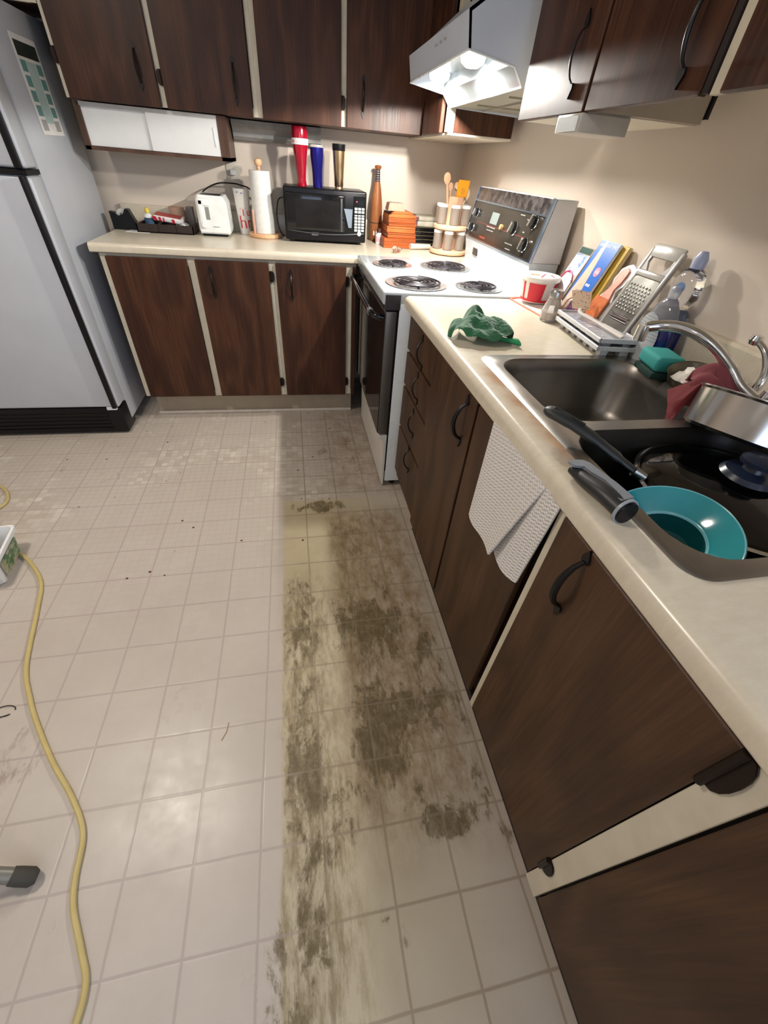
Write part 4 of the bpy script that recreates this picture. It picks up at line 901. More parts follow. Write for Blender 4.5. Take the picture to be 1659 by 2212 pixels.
# salt shaker
t = thing('salt_shaker', 'glass shaker with steel screw cap in front of the margarine tub', 'shaker', (-.186, -1.705, T))
c0 = Vector((-.186, -1.700, T + .0005))
bm = bm_(); lathe(bm, [(0, 0), (.031, 0), (.033, .004), (.033, .030), (.026, .052), (.019, .070), (.019, .078), (.016, .078), (.017, .068), (.024, .050), (.030, .030), (.029, .006), (0, .005)], c0, 10); obj('shaker_body', bm, glass('shaker_glass', (.86, .84, .80), .05, trans=.8), t, smooth=False)
bm = bm_(); lathe(bm, [(0, .0055), (.028, .0065), (.029, .024), (0, .028)], c0, 20); obj('salt', bm, plain('salt_white', (.74, .60, .52), .7), t)
bm = bm_(); lathe(bm, [(.0205, .072), (.022, .074), (.022, .089), (.019, .095), (.010, .098), (0, .098)], c0, 28); obj('cap', bm, STEEL, t)
# glass jars behind
gl = glass('clear_jar_glass', (.90, .90, .89), .04)
for i, (x, y, r_, h_, lab) in enumerate(((-.100, -1.690, .036, .085, 'round clear glass jar behind the salt shaker'), (-.060, -1.630, .026, .105, 'narrow clear glass bottle behind the margarine tub'), (-.135, -1.630, .024, .070, 'small clear glass cruet between tub and shaker'))):
    t = thing('glass_jar', lab, 'jar', (x, y, T)); c0 = Vector((x, y, T + .0005))
    bm = bm_(); lathe(bm, [(0, 0), (r_, 0), (r_, h_ * .5), (r_ * .8, h_ * .72), (r_ * .42, h_ * .85), (r_ * .45, h_), (r_ * .36, h_), (r_ * .34, h_ * .85), (r_ * .7, h_ * .7), (r_ * .9, h_ * .48), (r_ * .9, .004), (0, .004)], c0, 28); obj('jar_body', bm, gl, t)
    bm = bm_(); lathe(bm, [(r_ * .36, h_ - .002), (r_ * .52, h_), (r_ * .3, h_ + .012), (0, h_ + .013)], c0, 20); obj('stopper', bm, gl, t)

def leaning(name, label, cat, y, w, h, th, xb, xt, mat, part='panel'):
    """slab leaning on the right wall: bottom at xb, top at xt; local x = out of the face, y = across, z = up"""
    a = math.asin((xb - xt) / h * -1) if abs(xb - xt) < h else 0
    t = thing(name, label, cat, (xb, y, T + .001), (0, a, 0)); return t
# magnet card / calendar
t = leaning('greeting_card', 'small picture card with dark green top edge leaning between console and book', 'card', -1.548, .085, .215, .012, -.105, -.018, PAPER)
obj('card_body', box(bm_(), -.006, .006, -.042, .042, 0, .215, .002, 1), plain('grey_brown_card', (.42, .34, .28), .6), t, local=True)
bm = box(bm_(), -.0068, -.006, -.040, .040, .125, .190); obj('sky_picture', bm, (lambda n: n.set(Base_Color=n.ramp(n.noise(n.obj(), 30, 4), [(.35, (.72, .68, .55)), (.5, (.60, .62, .66)), (.62, (.16, .28, .62))]), Roughness=.4))(NT('sky_print')), t, local=True, smooth=False)
bm = box(bm_(), -.0068, -.006, -.036, .036, .193, .212); obj('green_band', bm, plain('dark_green_print', (.02, .07, .055), .4), t, local=True, smooth=False)
bm = bm_(); prism(bm, [(-.040, .0), (.038, .0), (.034, .10), (.020, .128), (-.010, .125), (-.034, .105)], (-.0095, 0, 0), (0, 1, 0), (0, 0, 1), (.0025, 0, 0), .001); obj('white_egg_panel', bm, plain('lilac_white', (.72, .66, .68), .5), t, local=True)
bm = bm_(); tube(bm, [(-.0105, y_, z_) for y_, z_ in ((-.034, .105), (-.018, .122), (.006, .133), (.026, .126), (.036, .105))], .0028, 8); obj('pink_trim', bm, plain('pink_trim', (.75, .10, .22), .4), t, local=True)
# magazine / book
t = leaning('blue_magazine', 'blue-covered magazine leaning against the right wall', 'magazine', -1.672, .105, .245, .010, -.115, -.028, PAPER)
obj('pages', box(bm_(), -.004, .006, -.052, .052, 0, .245, .001, 1), PAPER, t, local=True)
n = NT('magazine_cover'); v = n.obj(); xx = n.xyz(v)
tan = n.math('GREATER_THAN', n.math('ADD', n.math('MULTIPLY', n.math('ABSOLUTE', n.math('SUBTRACT', xx[1], .020)), 2.2), n.math('MULTIPLY', xx[2], .30)), .085)
low = n.math('LESS_THAN', n.math('ADD', xx[2], n.math('MULTIPLY', n.noise(v, 60, 3), .05)), .085)
cc = n.mix(tan, n.mix(n.noise(v, 24, 4), (.50, .33, .24), (.72, .56, .45)), (.020, .13, .50)); cc = n.mix(n.math('MULTIPLY', low, n.math('LESS_THAN', xx[1], .01)), cc, n.mix(n.math('GREATER_THAN', n.noise(v, 90, 3), .52), (.06, .05, .22), (.62, .12, .25)))
obj('cover', box(bm_(), -.0048, -.004, -.052, .052, .0005, .2445), n.set(Base_Color=cc, Roughness=.3), t, local=True, smooth=False)
bm = text('KNITTING TIMES', .0125, (-.0050, .046, .228), (0, -1, 0), (0, 0, 1), .0002); obj('title_lettering', bm, PAPER, t, local=True, smooth=False)
bm = bm_(); lathe(bm, [(0, 0), (.014, 0), (.014, .0006), (0, .0006)], (-.0049, -.024, .158), 20, (-1, 0, 0)); obj('emblem', bm, plain('pink_emblem', (.80, .20, .28), .4), t, local=True)
bm = text('Oil', .015, (-.0057, -.015, .153), (0, -1, 0), (0, 0, 1), .0002); obj('emblem_lettering', bm, PAPER, t, local=True, smooth=False)
bm = bm_()
for k in range(3): box(bm, -.0053, -.0048, -.030 + k * .008, -.025 + k * .008, .112, .120)
box(bm, -.0053, -.0048, .012, .030, .205, .222); obj('white_print', bm, PAPER, t, local=True, smooth=False)
t = leaning('yellow_book', 'mustard-yellow book directly behind the blue magazine', 'book', -1.696, .10, .25, .016, -.095, -.012, PAPER)
obj('cover', box(bm_(), -.004, .010, -.056, .045, 0, .240, .0015, 1), plain('mustard_cover', (.50, .32, .03), .5), t, local=True)
obj('pages', box(bm_(), -.002, .008, -.0565, .044, .003, .2405), plain('page_edge', (.66, .55, .30), .7), t, local=True, smooth=False)
# blister pack
t = leaning('blister_pack', 'orange and pink novelty pack with white scalloped edge beside the magazine', 'package', -1.792, .09, .22, .01, -.105, -.02, PAPER)
out = [(-.040, 0), (.036, 0), (.042, .05), (.040, .085), (.030, .11), (.012, .125), (.010, .14), (.022, .150), (.026, .160), (.018, .172), (.022, .188), (.006, .200), (-.012, .207), (-.026, .203), (-.040, .196), (-.044, .178), (-.036, .160), (-.040, .146), (-.026, .135), (-.022, .124), (-.036, .105), (-.045, .08), (-.046, .04)]
bm = bm_(); prism(bm, out, (-.004, 0, 0), (0, 1, 0), (0, 0, 1), (.007, 0, 0), .002); obj('backing', bm, plain('white_backing', (.74, .74, .74), .3), t, local=True)
inn = [(p[0] * .60 - .001, .03 + p[1] * .80) for p in out]
bm = bm_(); prism(bm, inn, (-.0095, 0, 0), (0, 1, 0), (0, 0, 1), (.0055, 0, 0), .002); obj('pink_figure', bm, plain('coral_pink', (.78, .28, .20), .35, var=.2, scale=50), t, local=True)
bm = box(bm_(), -.016, -.0095, -.036, .034, .0, .100, .002, 1); obj('orange_card', bm, plain('orange_brown_print', (.55, .14, .035), .3, var=.25, scale=40), t, local=True)
# grater
t = leaning('box_grater', 'flat steel grater in clear plastic frame leaning against the wall', 'grater', -1.918, .12, .27, .01, -.118, -.022, PAPER)
fr_ = plain('frosted_frame', (.58, .56, .52), .25, Transmission_Weight=.35)
bm = bm_()
def tb2(pts, r=.005): tube(bm, pts, r, 8, flat=1.2)
W2 = .058
for s in (-1, 1): box(bm, -.006, .006, s * W2 - .006, s * W2 + .006, 0, .262, .003, 2)
box(bm, -.006, .006, -W2, W2, .188, .204, .003, 2); box(bm, -.006, .006, -W2, W2, 0, .012, .003, 2)
box(bm, -.005, .005, -W2, W2, .238, .272, .004, 2); prism(bm, [(-W2, .204), (-.028, .204), (-.044, .225), (-.044, .240), (-W2, .240)], (-.004, 0, 0), (0, 1, 0), (0, 0, 1), (.008, 0, 0)); prism(bm, [(W2, .204), (.028, .204), (.044, .225), (.044, .240), (W2, .240)], (-.004, 0, 0), (0, 1, 0), (0, 0, 1), (.008, 0, 0))
obj('handle_frame', bm, fr_, t, local=True)
bm = bm_(); prism(bm, rrect(-W2 + .007, W2 - .007, .014, .186, .008), (-.0045, 0, 0), (0, 1, 0), (0, 0, 1), (.003, 0, 0)); gp = obj('grating_plate', bm, plain('grater_steel', (.42, .41, .37), .28, 1.0), t, local=True)
bm = bm_()
for r_ in range(8):
    for c_ in range(7):
        y_ = -.040 + c_ * .0133 + (.006 if r_ % 2 else 0); z_ = .098 + r_ * .0095
        if y_ < .046: lathe(bm, [(.0032, 0), (.0026, .0016), (0, .0028)], (-.0047, y_, z_), 8, (-1, 0, 0))
obj('teeth', bm, plain('teeth_steel', (.62, .60, .55), .2, 1.0), gp, local=True)
bm = bm_(); box(bm, -.0085, -.0045, -.040, .042, .080, .084, .001, 1); box(bm, -.0085, -.0045, -.040, .042, .068, .0735, .001, 1); obj('slicer_blade', bm, CHROME, gp, local=True)
bm = box(bm_(), -.0050, -.0044, -.038, .040, .0740, .0795); obj('slicer_slot', bm, plain('slot_brown', (.10, .06, .05), .5), gp, local=True, smooth=False)
# ice cube trays
tray = plain('ice_tray_white', (.66, .67, .69), .3, Transmission_Weight=.1); trayg = plain('ice_tray_grey', (.34, .34, .38), .35)
t = thing('ice_cube_tray', 'white ice cube tray upper of the two stacked beside the sink', 'ice tray', (-.15, -1.90, C(.020)), (0, 0, math.radians(-6)), 'stacked ice cube trays')
def tray_(t, top):
    L, Wd, hh = .146, .060, .030
    bm = bm_(); a = [(-Wd, -L), (Wd, -L), (Wd, L), (-Wd, L)]
    for q in ((-Wd, -Wd + .006, -L, L), (Wd - .006, Wd, -L, L), (-Wd, Wd, -L, -L + .006), (-Wd, Wd, L - .006, L)): box(bm, *q, hh - .012, hh, .001, 1)
    box(bm, -Wd + .005, Wd - .005, -L + .005, L - .005, hh - .009, hh - .006)
    obj('rim', bm, tray, t, local=True)
    bm = box(bm_(), -Wd + .008, Wd - .008, -L + .008, L - .008, hh - .0058, hh - .0050); obj('inner_surface', bm, trayg, t, local=True, smooth=False)
    bm = bm_()
    for k in range(6): prism(bm, [(-.008, -.004), (.004, -.005), (.009, .003), (-.004, .005)], (-.028, -L + (k + 1) * L * 2 / 7, hh - .0049), (1, 0, 0), (0, 1, 0), (0, 0, .0006))
    obj('cell_highlights', bm, tray, t, local=True, smooth=False)
    for k in range(7):
        for s in (-1, 1):
            y_ = -L + (k + .5) * L * 2 / 7; b = bm_(); lathe(b, [(0, .0005), (.014, .0005), (.0185, hh - .010), (.0275, hh - .006), (.0258, hh - .006), (.0165, hh - .012), (.012, .003), (0, .003)], (s * .0300, y_, 0), 4)
            bmesh.ops.rotate(b, cent=(s * .0300, y_, 0), matrix=Matrix.Rotation(PI / 4, 3, 'Z'), verts=b.verts); obj('cube_cell', b, trayg if top else tray, t, local=True, smooth=False)
tray_(t, True)
t = thing('ice_cube_tray', 'white ice cube tray lower of the two stacked beside the sink', 'ice tray', (-.152, -1.905, T + .0005), (0, 0, math.radians(-6)), 'stacked ice cube trays'); tray_(t, False)
# slotted turner on the trays
t = thing('slotted_turner', 'beige perforated plastic turner lying on the ice cube tray', 'turner', (-.13, -1.85, C(.055)))
tq = NT('beige_nylon_slotted'); tv = tq.voro(tq.mapv(tq.obj(), (1, .55, 1)), 130); TPM = tq.set(Base_Color=tq.mix(tq.rng(tv, .22, .32), (.30, .20, .13), (.70, .55, .41)), Roughness=.45); A = Vector((-.150, -1.790, C(.088))); U = Vector((.80, -.50, -.05)).normalized(); V = Vector((-.28, -.62, -.32)).normalized(); U = (U - V * U.dot(V)).normalized(); Nn = U.cross(V)
bm = bm_(); 
nx, nz = 7, 9; wU, wV = .062, .085
g = [[bm.verts.new(A + U * (wU * (i / nx - .5)) * (1 - .15 * (j / nz)) + V * (wV * (j / nz - .5))) for j in range(nz + 1)] for i in range(nx + 1)]
fs = []
for i in range(nx):
    for j in range(nz):
        f = bm.faces.new((g[i][j], g[i + 1][j], g[i + 1][j + 1], g[i][j + 1])); fs.append(f)
inner = [f for k, f in enumerate(fs) if 0 < k // nz < nx - 1 and 0 < k % nz < nz - 1]
bmesh.ops.solidify(bm, geom=bm.faces[:], thickness=.003); obj('blade', bm, TPM, t, smooth=False)
bm = bm_(); e = A + V * wV * .5; tube(bm, smooth_path([e - V * .004, e + V * .018 + U * .002, Vector((-.155, -1.92, C(.056))), Vector((-.168, -2.02, C(.058))), Vector((-.172, -2.055, C(.059)))], 6), [.006] * 25, 10, flat=.5); obj('handle', bm, plain('beige_white_handle', (.66, .60, .55), .4), t)
# dish soap bottles
t = thing('soap_bottle', 'navy dish soap bottle with oval white label beside the ice trays', 'bottle', (-.080, -2.075, T))
c0 = Vector((-.078, -2.058, T + .0005)); nb = plain('navy_liquid_plastic', (.008, .012, .12), .12)
bm = bm_(); lathe(bm, [(0, 0), (.052, 0), (.056, .006), (.058, .07), (.050, .105), (0, .105)], c0, 36, sx=.52, sy=1.0); obj('liquid_body', bm, nb, t)
bm = bm_(); lathe(bm, [(.050, .105), (.038, .135), (.022, .155), (.014, .160), (0, .160)], c0, 32, sx=.52, sy=1.0); obj('clear_shoulder', bm, glass('clear_shoulder', (.80, .80, .80), .08, trans=.8), t)
bm = bm_(); lathe(bm, [(.013, .158), (.014, .176), (.008, .186), (0, .187)], c0, 20); obj('cap', bm, glass('cap_clear', (.78, .80, .84), .1, trans=.6), t)
lab_ = NT('soap_label'); xx = lab_.xyz(lab_.obj()); lines = lab_.math('GREATER_THAN', lab_.math('FRACT', lab_.math('MULTIPLY', xx[2], 130.0)), .55); lines = lab_.math('MULTIPLY', lines, lab_.math('GREATER_THAN', xx[2], .055))
LB = lab_.set(Base_Color=lab_.mix(lab_.math('MULTIPLY', lines, .45), (.78, .80, .82), (.35, .44, .52)), Roughness=.35)
ov_ = []
bm = bm_(); cen = bm.verts.new(c0 + Vector((-.0365, .002, .058))); ring = []
for k in range(36):
    a = 2 * PI * k / 36; yy = .042 * math.cos(a); zz = .066 * math.sin(a); ring.append(bm.verts.new(c0 + Vector((-.0308 * math.sqrt(max(.05, 1 - (yy / .062) ** 2)) - .0035, yy + .002, .058 + zz))))
for k in range(36): bm.faces.new((cen, ring[k], ring[(k + 1) % 36]))
bmesh.ops.solidify(bm, geom=bm.faces[:], thickness=.0015); obj('oval_label', bm, LB, t)
t = thing('spray_bottle', 'clear soap bottle with pale blue cap and round blue emblem against the wall', 'bottle', (-.050, -2.035, T))
c0 = Vector((-.038, -2.045, T + .0005))
bm = bm_(); lathe(bm, [(0, 0), (.048, 0), (.050, .006), (.048, .098), (0, .100)], c0, 32, sx=.6); obj('blue_liquid', bm, nb, t)
bm = bm_(); lathe(bm, [(.048, .100), (.046, .125), (.030, .135), (.044, .160), (.046, .190), (.034, .215), (.018, .225), (0, .225)], c0, 32, sx=.6); obj('clear_body', bm, glass('clear_bottle', (.88, .88, .90), .05), t)
bm = bm_(); lathe(bm, [(.016, .225), (.017, .245), (.009, .262), (0, .263)], c0, 24); obj('cap', bm, plain('pale_blue_cap', (.36, .40, .56), .3), t)
bm = bm_(); lathe(bm, [(0, 0), (.013, 0), (.013, .0015), (0, .0015)], c0 + Vector((-.0285, -.008, .182)), 24, (-1, -.2, .1)); obj('round_emblem', bm, plain('blue_emblem', (.16, .25, .45), .3), t)
bm = bm_(); lathe(bm, [(.034, .102), (.032, .128), (.022, .132), (0, .132)], c0, 28, sx=.58); obj('inner_liquid', bm, glass('pale_blue_liquid', (.30, .40, .65), .1, trans=.7), t)
# teal sponge holder and bowl
t = thing('sponge', 'teal sponge with dark green scouring layer at the corner of the sink', 'sponge', (-.130, -2.165, T + .004), (0, 0, math.radians(-12)))
bm = box(bm_(), -.032, .040, -.048, .048, .018, .055, .010, 3); obj('foam', bm, plain('teal_foam', (.03, .30, .28), .8, bump=.5), t, local=True)
bm = box(bm_(), -.034, .034, -.048, .044, .001, .018, .004, 2); obj('scouring_layer', bm, plain('dark_green_pad', (.006, .035, .028), .9, bump=.5), t, local=True)
t = thing('small_bowl', 'small steel bowl holding a white scrubber beside the faucet', 'bowl', (-.115, -2.265, T + .005), (math.radians(6), math.radians(-14), 0))
bm = bm_(); lathe(bm, [(0, .0), (.030, .001), (.046, .016), (.052, .040), (.0535, .041), (.050, .038), (.042, .018), (.026, .005), (0, .004)], (0, 0, .004), 36); obj('bowl_body', bm, plain('dull_dark_steel', (.18, .17, .13), .35, .9), t, local=True)
bm = lump((0, 0, .028), .036, .036, .016, 4, .45, 3); obj('scrubber', bm, plain('white_scrubber', (.72, .68, .62), .8, bump=.6), t, local=True)
# red dish cloths
red = plain('red_cloth', (.13, .010, .014), .9, bump=.5, scale=40); pk_ = plain('faded_red_cloth', (.20, .045, .055), .9, bump=.5, scale=40)
def redA(u, v):   # drapes over the sink divider in front of the spout
    p = Vector((-.300, -2.425, C(-.01))).lerp(Vector((-.150, -2.330, C(.055))), u) ; q = Vector((-.190, -2.285, C(.015))).lerp(Vector((-.105, -2.330, C(.085))), u)
    r_ = p.lerp(q, v); r_.z += .020 * math.sin(PI * v) * (.4 + .6 * u) + .004 * mnoise.noise(Vector((u * 5, v * 5, 1))); r_.z = max(r_.z, T + .006) if r_.x > -.27 else r_.z; return r_
t = thing('dish_cloth', 'dark red dish cloth draped over the sink divider behind the saucepan', 'cloth', (-.18, -2.36, T + .004))
bm = bm_(); sheet(bm, redA, 24, 20, .004); obj('cloth_body', bm, red, t)
def redB(u, v):
    w = 2 * v - 1; p = Vector((-.168, -2.305)).lerp(Vector((-.072, -2.405)), u); e = math.sin(PI * min(1, u * 1.15 + .12)) ** .5
    z = .098 * max(0, 1 - w * w) ** .55 * (1 - .35 * u) * e + .007 * math.sin(w * 8 + u * 4) + .004 * mnoise.noise(Vector((u * 6, w * 4, 3)))
    return Vector((p.x + w * .038 * .75, p.y + w * .050 * .75, T + max(.006, z)))
t = thing('dish_cloth', 'faded red folded cloth heaped around the faucet base', 'cloth', (-.12, -2.40, T + .004))
bm = bm_(); sheet(bm, redB, 40, 18, .004); obj('cloth_body', bm, pk_, t)
# saucepan
t = thing('saucepan', 'stainless steel saucepan tipped back behind the lidded frying pan', 'saucepan', (-.197, -2.488, C(.035)))
c0 = Vector((-.214, -2.506, C(.014))); pa = Vector((.28, .18, 1)).normalized()
bm = bm_(); lathe(bm, [(0, 0), (.090, 0), (.098, .006), (.100, .068), (.1035, .072), (.1035, .074), (.099, .074), (.097, .070), (.096, .008), (0, .004)], c0, 64, pa); obj('pot_body', bm, plain('satin_steel', (.55, .53, .50), .22, 1.0), t)
bm = bm_(); tube(bm, smooth_path([c0 + Vector((.10, -.03, .08)), c0 + Vector((.135, -.05, .10)), c0 + Vector((.16, -.09, .11))], 4), .010, 10, flat=.6); obj('handle', bm, BLACKP, t)
# frying pan with glass lid
t = thing('frying_pan', 'deep black frying pan with long handle sitting in the near sink bowl', 'frying pan', (-.350, -2.605, T - .145))
c0 = Vector((-.284, -2.612, T - .1640)); bk = plain('nonstick_black', (.006, .005, .0045), .4, Specular_IOR_Level=.3)
bm = bm_(); lathe(bm, [(0, 0), (.105, 0), (.125, .008), (.150, .115), (.157, .122), (.158, .125), (.154, .126), (.146, .116), (.121, .014), (0, .006)], c0, 64); obj('pan_body', bm, bk, t)
bm = bm_(); tube(bm, smooth_path([(-.455, -2.545, C(-.018)), (-.490, -2.520, C(.002)), (-.530, -2.488, C(.024)), (-.565, -2.452, C(.038)), (-.588, -2.420, C(.042))], 6), [.010] * 5 + [.0135] * 6 + [.0155] * 6 + [.0175] * 5 + [.016, .013, .008], 16, flat=.62); h = obj('handle', bm, plain('grey_black_handle', (.020, .023, .022), .5), t)
bm = bm_(); tube(bm, [(-.540, -2.480, C(.0375)), (-.578, -2.434, C(.0490))], .0075, 10, flat=.6); obj('hanging_slot', bm, plain('slot_black', (.002, .002, .002), .8), h)
bm = bm_(); cyl(bm, (-.437, -2.558, C(-.028)), .010, .022, (-.75, .55, .35), 14); obj('ferrule', bm, STEEL, t)
t = thing('glass_pan_cover', 'round glass pan lid with steel rim and dark knob on the frying pan', 'lid', (-.285, -2.612, C(-.036)), (0, 0, 0))
n = NT('smoky_lid_glass'); LG = n.set(Base_Color=n.mix(n.noise(n.obj(), 5, 2), (.70, .70, .70), (.78, .77, .76)), Roughness=.02, Transmission_Weight=1.0, IOR=1.45)
bm = bm_(); lathe(bm, [(.163, .003), (.156, .009), (.125, .020), (.08, .030), (.022, .036), (0, .036), (0, .033), (.022, .033), (.08, .027), (.124, .017), (.154, .006)], (0, 0, 0), 64); obj('glass_dome', bm, LG, t, local=True)
bm = bm_(); lathe(bm, [(.160, 0), (.168, -.001), (.169, .004), (.164, .007), (.159, .005), (.160, 0)], (0, 0, 0), 64); obj('steel_rim', bm, CHROME, t, local=True)
bm = bm_(); lathe(bm, [(0, .036), (.036, .036), (.046, .042), (.040, .050), (.018, .055), (.016, .062), (.028, .067), (.028, .074), (.022, .078), (0, .078)], (0, 0, 0), 32); obj('knob', bm, plain('blue_black_knob', (.010, .016, .035), .3), t, local=True)
# teal bowl
t = thing('teal_bowl', 'glossy teal bowl tipped against the front edge of the near sink bowl', 'bowl', (-.485, -2.705, C(-.03)))
ax = Vector((-.36, -.10, .925)).normalized(); c0 = Vector((-.499, -2.697, .886)) 
n = NT('teal_glaze'); TG = n.set(Base_Color=n.mix(n.noise(n.obj(), 12, 3), (.010, .20, .235), (.016, .29, .33)), Roughness=.12, Coat_Weight=.6)
bm = bm_(); lathe(bm, [(0, -.052), (.032, -.052), (.044, -.044), (.058, -.020), (.090, -.002), (.0945, .000), (.092, .003), (.060, -.013), (.0545, -.0175)], c0, 56, ax); obj('bowl_body', bm, TG, t)
bm = bm_(); lathe(bm, [(.0545, -.0175), (.052, -.021), (.038, -.042), (0, -.045)], c0, 56, ax); obj('inner_well', bm, plain('dark_teal_glaze', (.003, .050, .055), .15), t)
bm = bm_(); lathe(bm, [(.0915, .0025), (.0935, .0040), (.0955, .0014), (.0943, -.001)], c0, 56, ax); obj('rim_edge', bm, plain('pale_teal_rim', (.16, .42, .46), .2), t)
bm = bm_(); lathe(bm, [(.0525, -.0190), (.0540, -.0170), (.056, -.0158)], c0, 48, ax); obj('inner_ring', bm, plain('pale_teal_ring', (.14, .40, .44), .2), t)
# can opener like handle
t = thing('peeler', 'black and grey plastic utensil handle lying on the counter edge by the sink', 'utensil', (-.598, -2.64, T + .001))
A = Vector((-.606, -2.575, C(.012))); B_ = Vector((-.592, -2.690, C(.017)))
pts = smooth_path([A, A.lerp(B_, .3) + Vector((-.004, 0, .002)), A.lerp(B_, .65) + Vector((-.003, 0, .004)), B_], 8)
bm = bm_(); tube(bm, pts, [.011 + .007 * (k / 24) for k in range(25)], 16, flat=.75); ub = obj('grip', bm, plain('soft_black_grip', (.014, .014, .016), .45), t)
dv = (B_ - A).normalized(); sd = dv.cross(Vector((0, 0, 1))).normalized() * -1
bm = bm_(); prism(bm, [(-.018, 0), (-.004, -.004), (.012, .000), (.018, .012), (.016, .03), (.018, .07), (.016, .108), (-.012, .112), (-.012, .10), (.002, .09), (.006, .06), (-.002, .035), (.000, .018), (-.016, .014)], A + Vector((.002, .006, .010)) + sd * .002, -sd if sd.x < 0 else sd, dv, (0, 0, .004), .001); obj('grey_spine', bm, plain('grey_spine', (.22, .24, .27), .35), ub)
bm = bm_(); cyl(bm, B_ - dv * .004, .0205, .004, dv, 24); obj('end_ring', bm, plain('grey_ring', (.30, .33, .36), .35), ub)
bm = bm_(); lathe(bm, [(0, 0), (.018, 0), (.017, .004), (0, .006)], B_, 24, dv); obj('end_cap', bm, BLACKP, ub)
# green towel
FOLDS = [(-.520, -1.850, .040, .042, 0, .082), (-.574, -1.866, .036, .042, 0, .044), (-.562, -1.905, .054, .034, .6, .046), (-.522, -1.936, .066, .036, -.15, .040), (-.503, -1.893, .056, .046, .4, .058),
         (-.463, -1.900, .040, .058, .45, .052), (-.456, -1.945, .046, .036, 0, .030), (-.540, -1.878, .06, .028, .9, .056)]
def gt(u, v):
    a = 2 * PI * u; x = -.512 + (.088 + .010 * math.cos(2 * a + .4)) * v * math.cos(a); y = -1.893 + .076 * v * math.sin(a); h_ = 0
    wx = x + .004 * mnoise.noise(Vector((x * 40, y * 40, 0))); wy = y + .004 * mnoise.noise(Vector((x * 40, y * 40, 5)))
    for cx, cy, rx, ry, an, hh in FOLDS:
        dx, dy = wx - cx, wy - cy; p = (dx * math.cos(an) + dy * math.sin(an)) / rx; q = (-dx * math.sin(an) + dy * math.cos(an)) / ry
        d = p * p + q * q
        if d < 1: h_ += (hh * (1 - d) ** .5) ** 5
    h_ = h_ ** (1 / 5) if h_ > 0 else 0
    h_ += .0035 * math.sin(110 * (x * .7 + y * .7) + 3 * mnoise.noise(Vector((x * 25, y * 25, 1)))) * min(1, h_ / .02)
    h_ -= .034 * math.exp(-(((x + .508) / .017) ** 2 + ((y + 1.857) / .012) ** 2)); h_ += .0015 * mnoise.noise(Vector((x * 160, y * 160, 2)))
    return Vector((x, y, T + max(.0015, h_)))
t = thing('green_towel', 'green microfibre cloth bunched up on the counter before the stove', 'cloth', (-.505, -1.885, T))
n = NT('green_microfibre'); GR = n.set(Base_Color=n.mix(n.noise(n.obj(), 60, 3), (.008, .085, .030), (.018, .15, .055)), Roughness=.95, Sheen_Weight=.5); n.bump(n.noise(n.obj(), 500, 2), .6, .002)
bm = bm_(); sheet(bm, gt, 150, 60)
bmesh.ops.delete(bm, geom=[f for f in bm.faces if max(v.co.z for v in f.verts) < T + .0022], context='FACES'); bmesh.ops.remove_doubles(bm, verts=bm.verts, dist=.0001); obj('cloth_body', bm, GR, t, ang=80)
bm = bm_(); 
def hem(u, v):
    s = v * 1.0; a = u * 2 * PI
    return Vector((-.420 - .065 * (1 - s) - .004 * math.sin(a), -1.950 + .030 * (1 - s) - .008 * s + .016 * math.cos(a) * s, T + .011 + .010 * math.sin(a) * (.3 + .7 * s) * .95))
sheet(bm, hem, 20, 12, .0025); obj('folded_hem', bm, plain('bright_green_hem', (.03, .26, .10), .9), t)
# waffle dish towel over the cabinet door
n = NT('waffle_cotton'); v = n.obj(); xx = n.xyz(v)
wv = n.math('MULTIPLY', n.math('SINE', n.math('MULTIPLY', xx[2], 760.0)), n.math('SINE', n.math('MULTIPLY', xx[1], 620.0)))
n.bump(n.math('ADD', n.math('MULTIPLY', n.math('SINE', n.math('MULTIPLY', n.math('ADD', xx[2], n.math('MULTIPLY', xx[1], .25)), 760.0)), .8), wv), .45, .003)
WF = n.set(Base_Color=n.mix(n.rng(wv, -1, 1), (.68, .65, .62), (.78, .76, .73)), Roughness=.95)
t = thing('dish_towel', 'white waffle-weave towel hanging from the cabinet door under the sink', 'towel', (-.635, -2.47, .86))
def tw1(u, v):
    y0_ = -2.330 - .235 * u; y1_ = -2.352 - .155 * u
    z1_ = .636 + .010 * u + .03 * max(0, u - .75); y = y0_ + (y1_ - y0_) * v; z = .882 + (z1_ - .882) * v
    x = -.636 - .010 * v - .014 * u * v ** .7 - .005 * v * math.sin(u * 6.5 + .3); return Vector((min(x, -.6295), y, z))
bm = bm_(); sheet(bm, tw1, 30, 36, .004); obj('front_fold', bm, WF, t, ang=70)
def tw2(u, v):
    y0_ = -2.535 - .075 * u; y1_ = -2.490 - .100 * u; zb = .655 - .022 * math.sin(PI * u * .8) + .012 * u
    y = y0_ + (y1_ - y0_) * v + .006 * math.sin(v * 7) * (1 - u); z = .882 + (zb - .882) * v
    return Vector((-.6305 - .004 * math.sin(PI * u) - .004 * v - .008 * (1 - u) * v, y, z))
bm = bm_(); sheet(bm, tw2, 16, 36, .004); obj('rear_fold', bm, WF, t, ang=70)

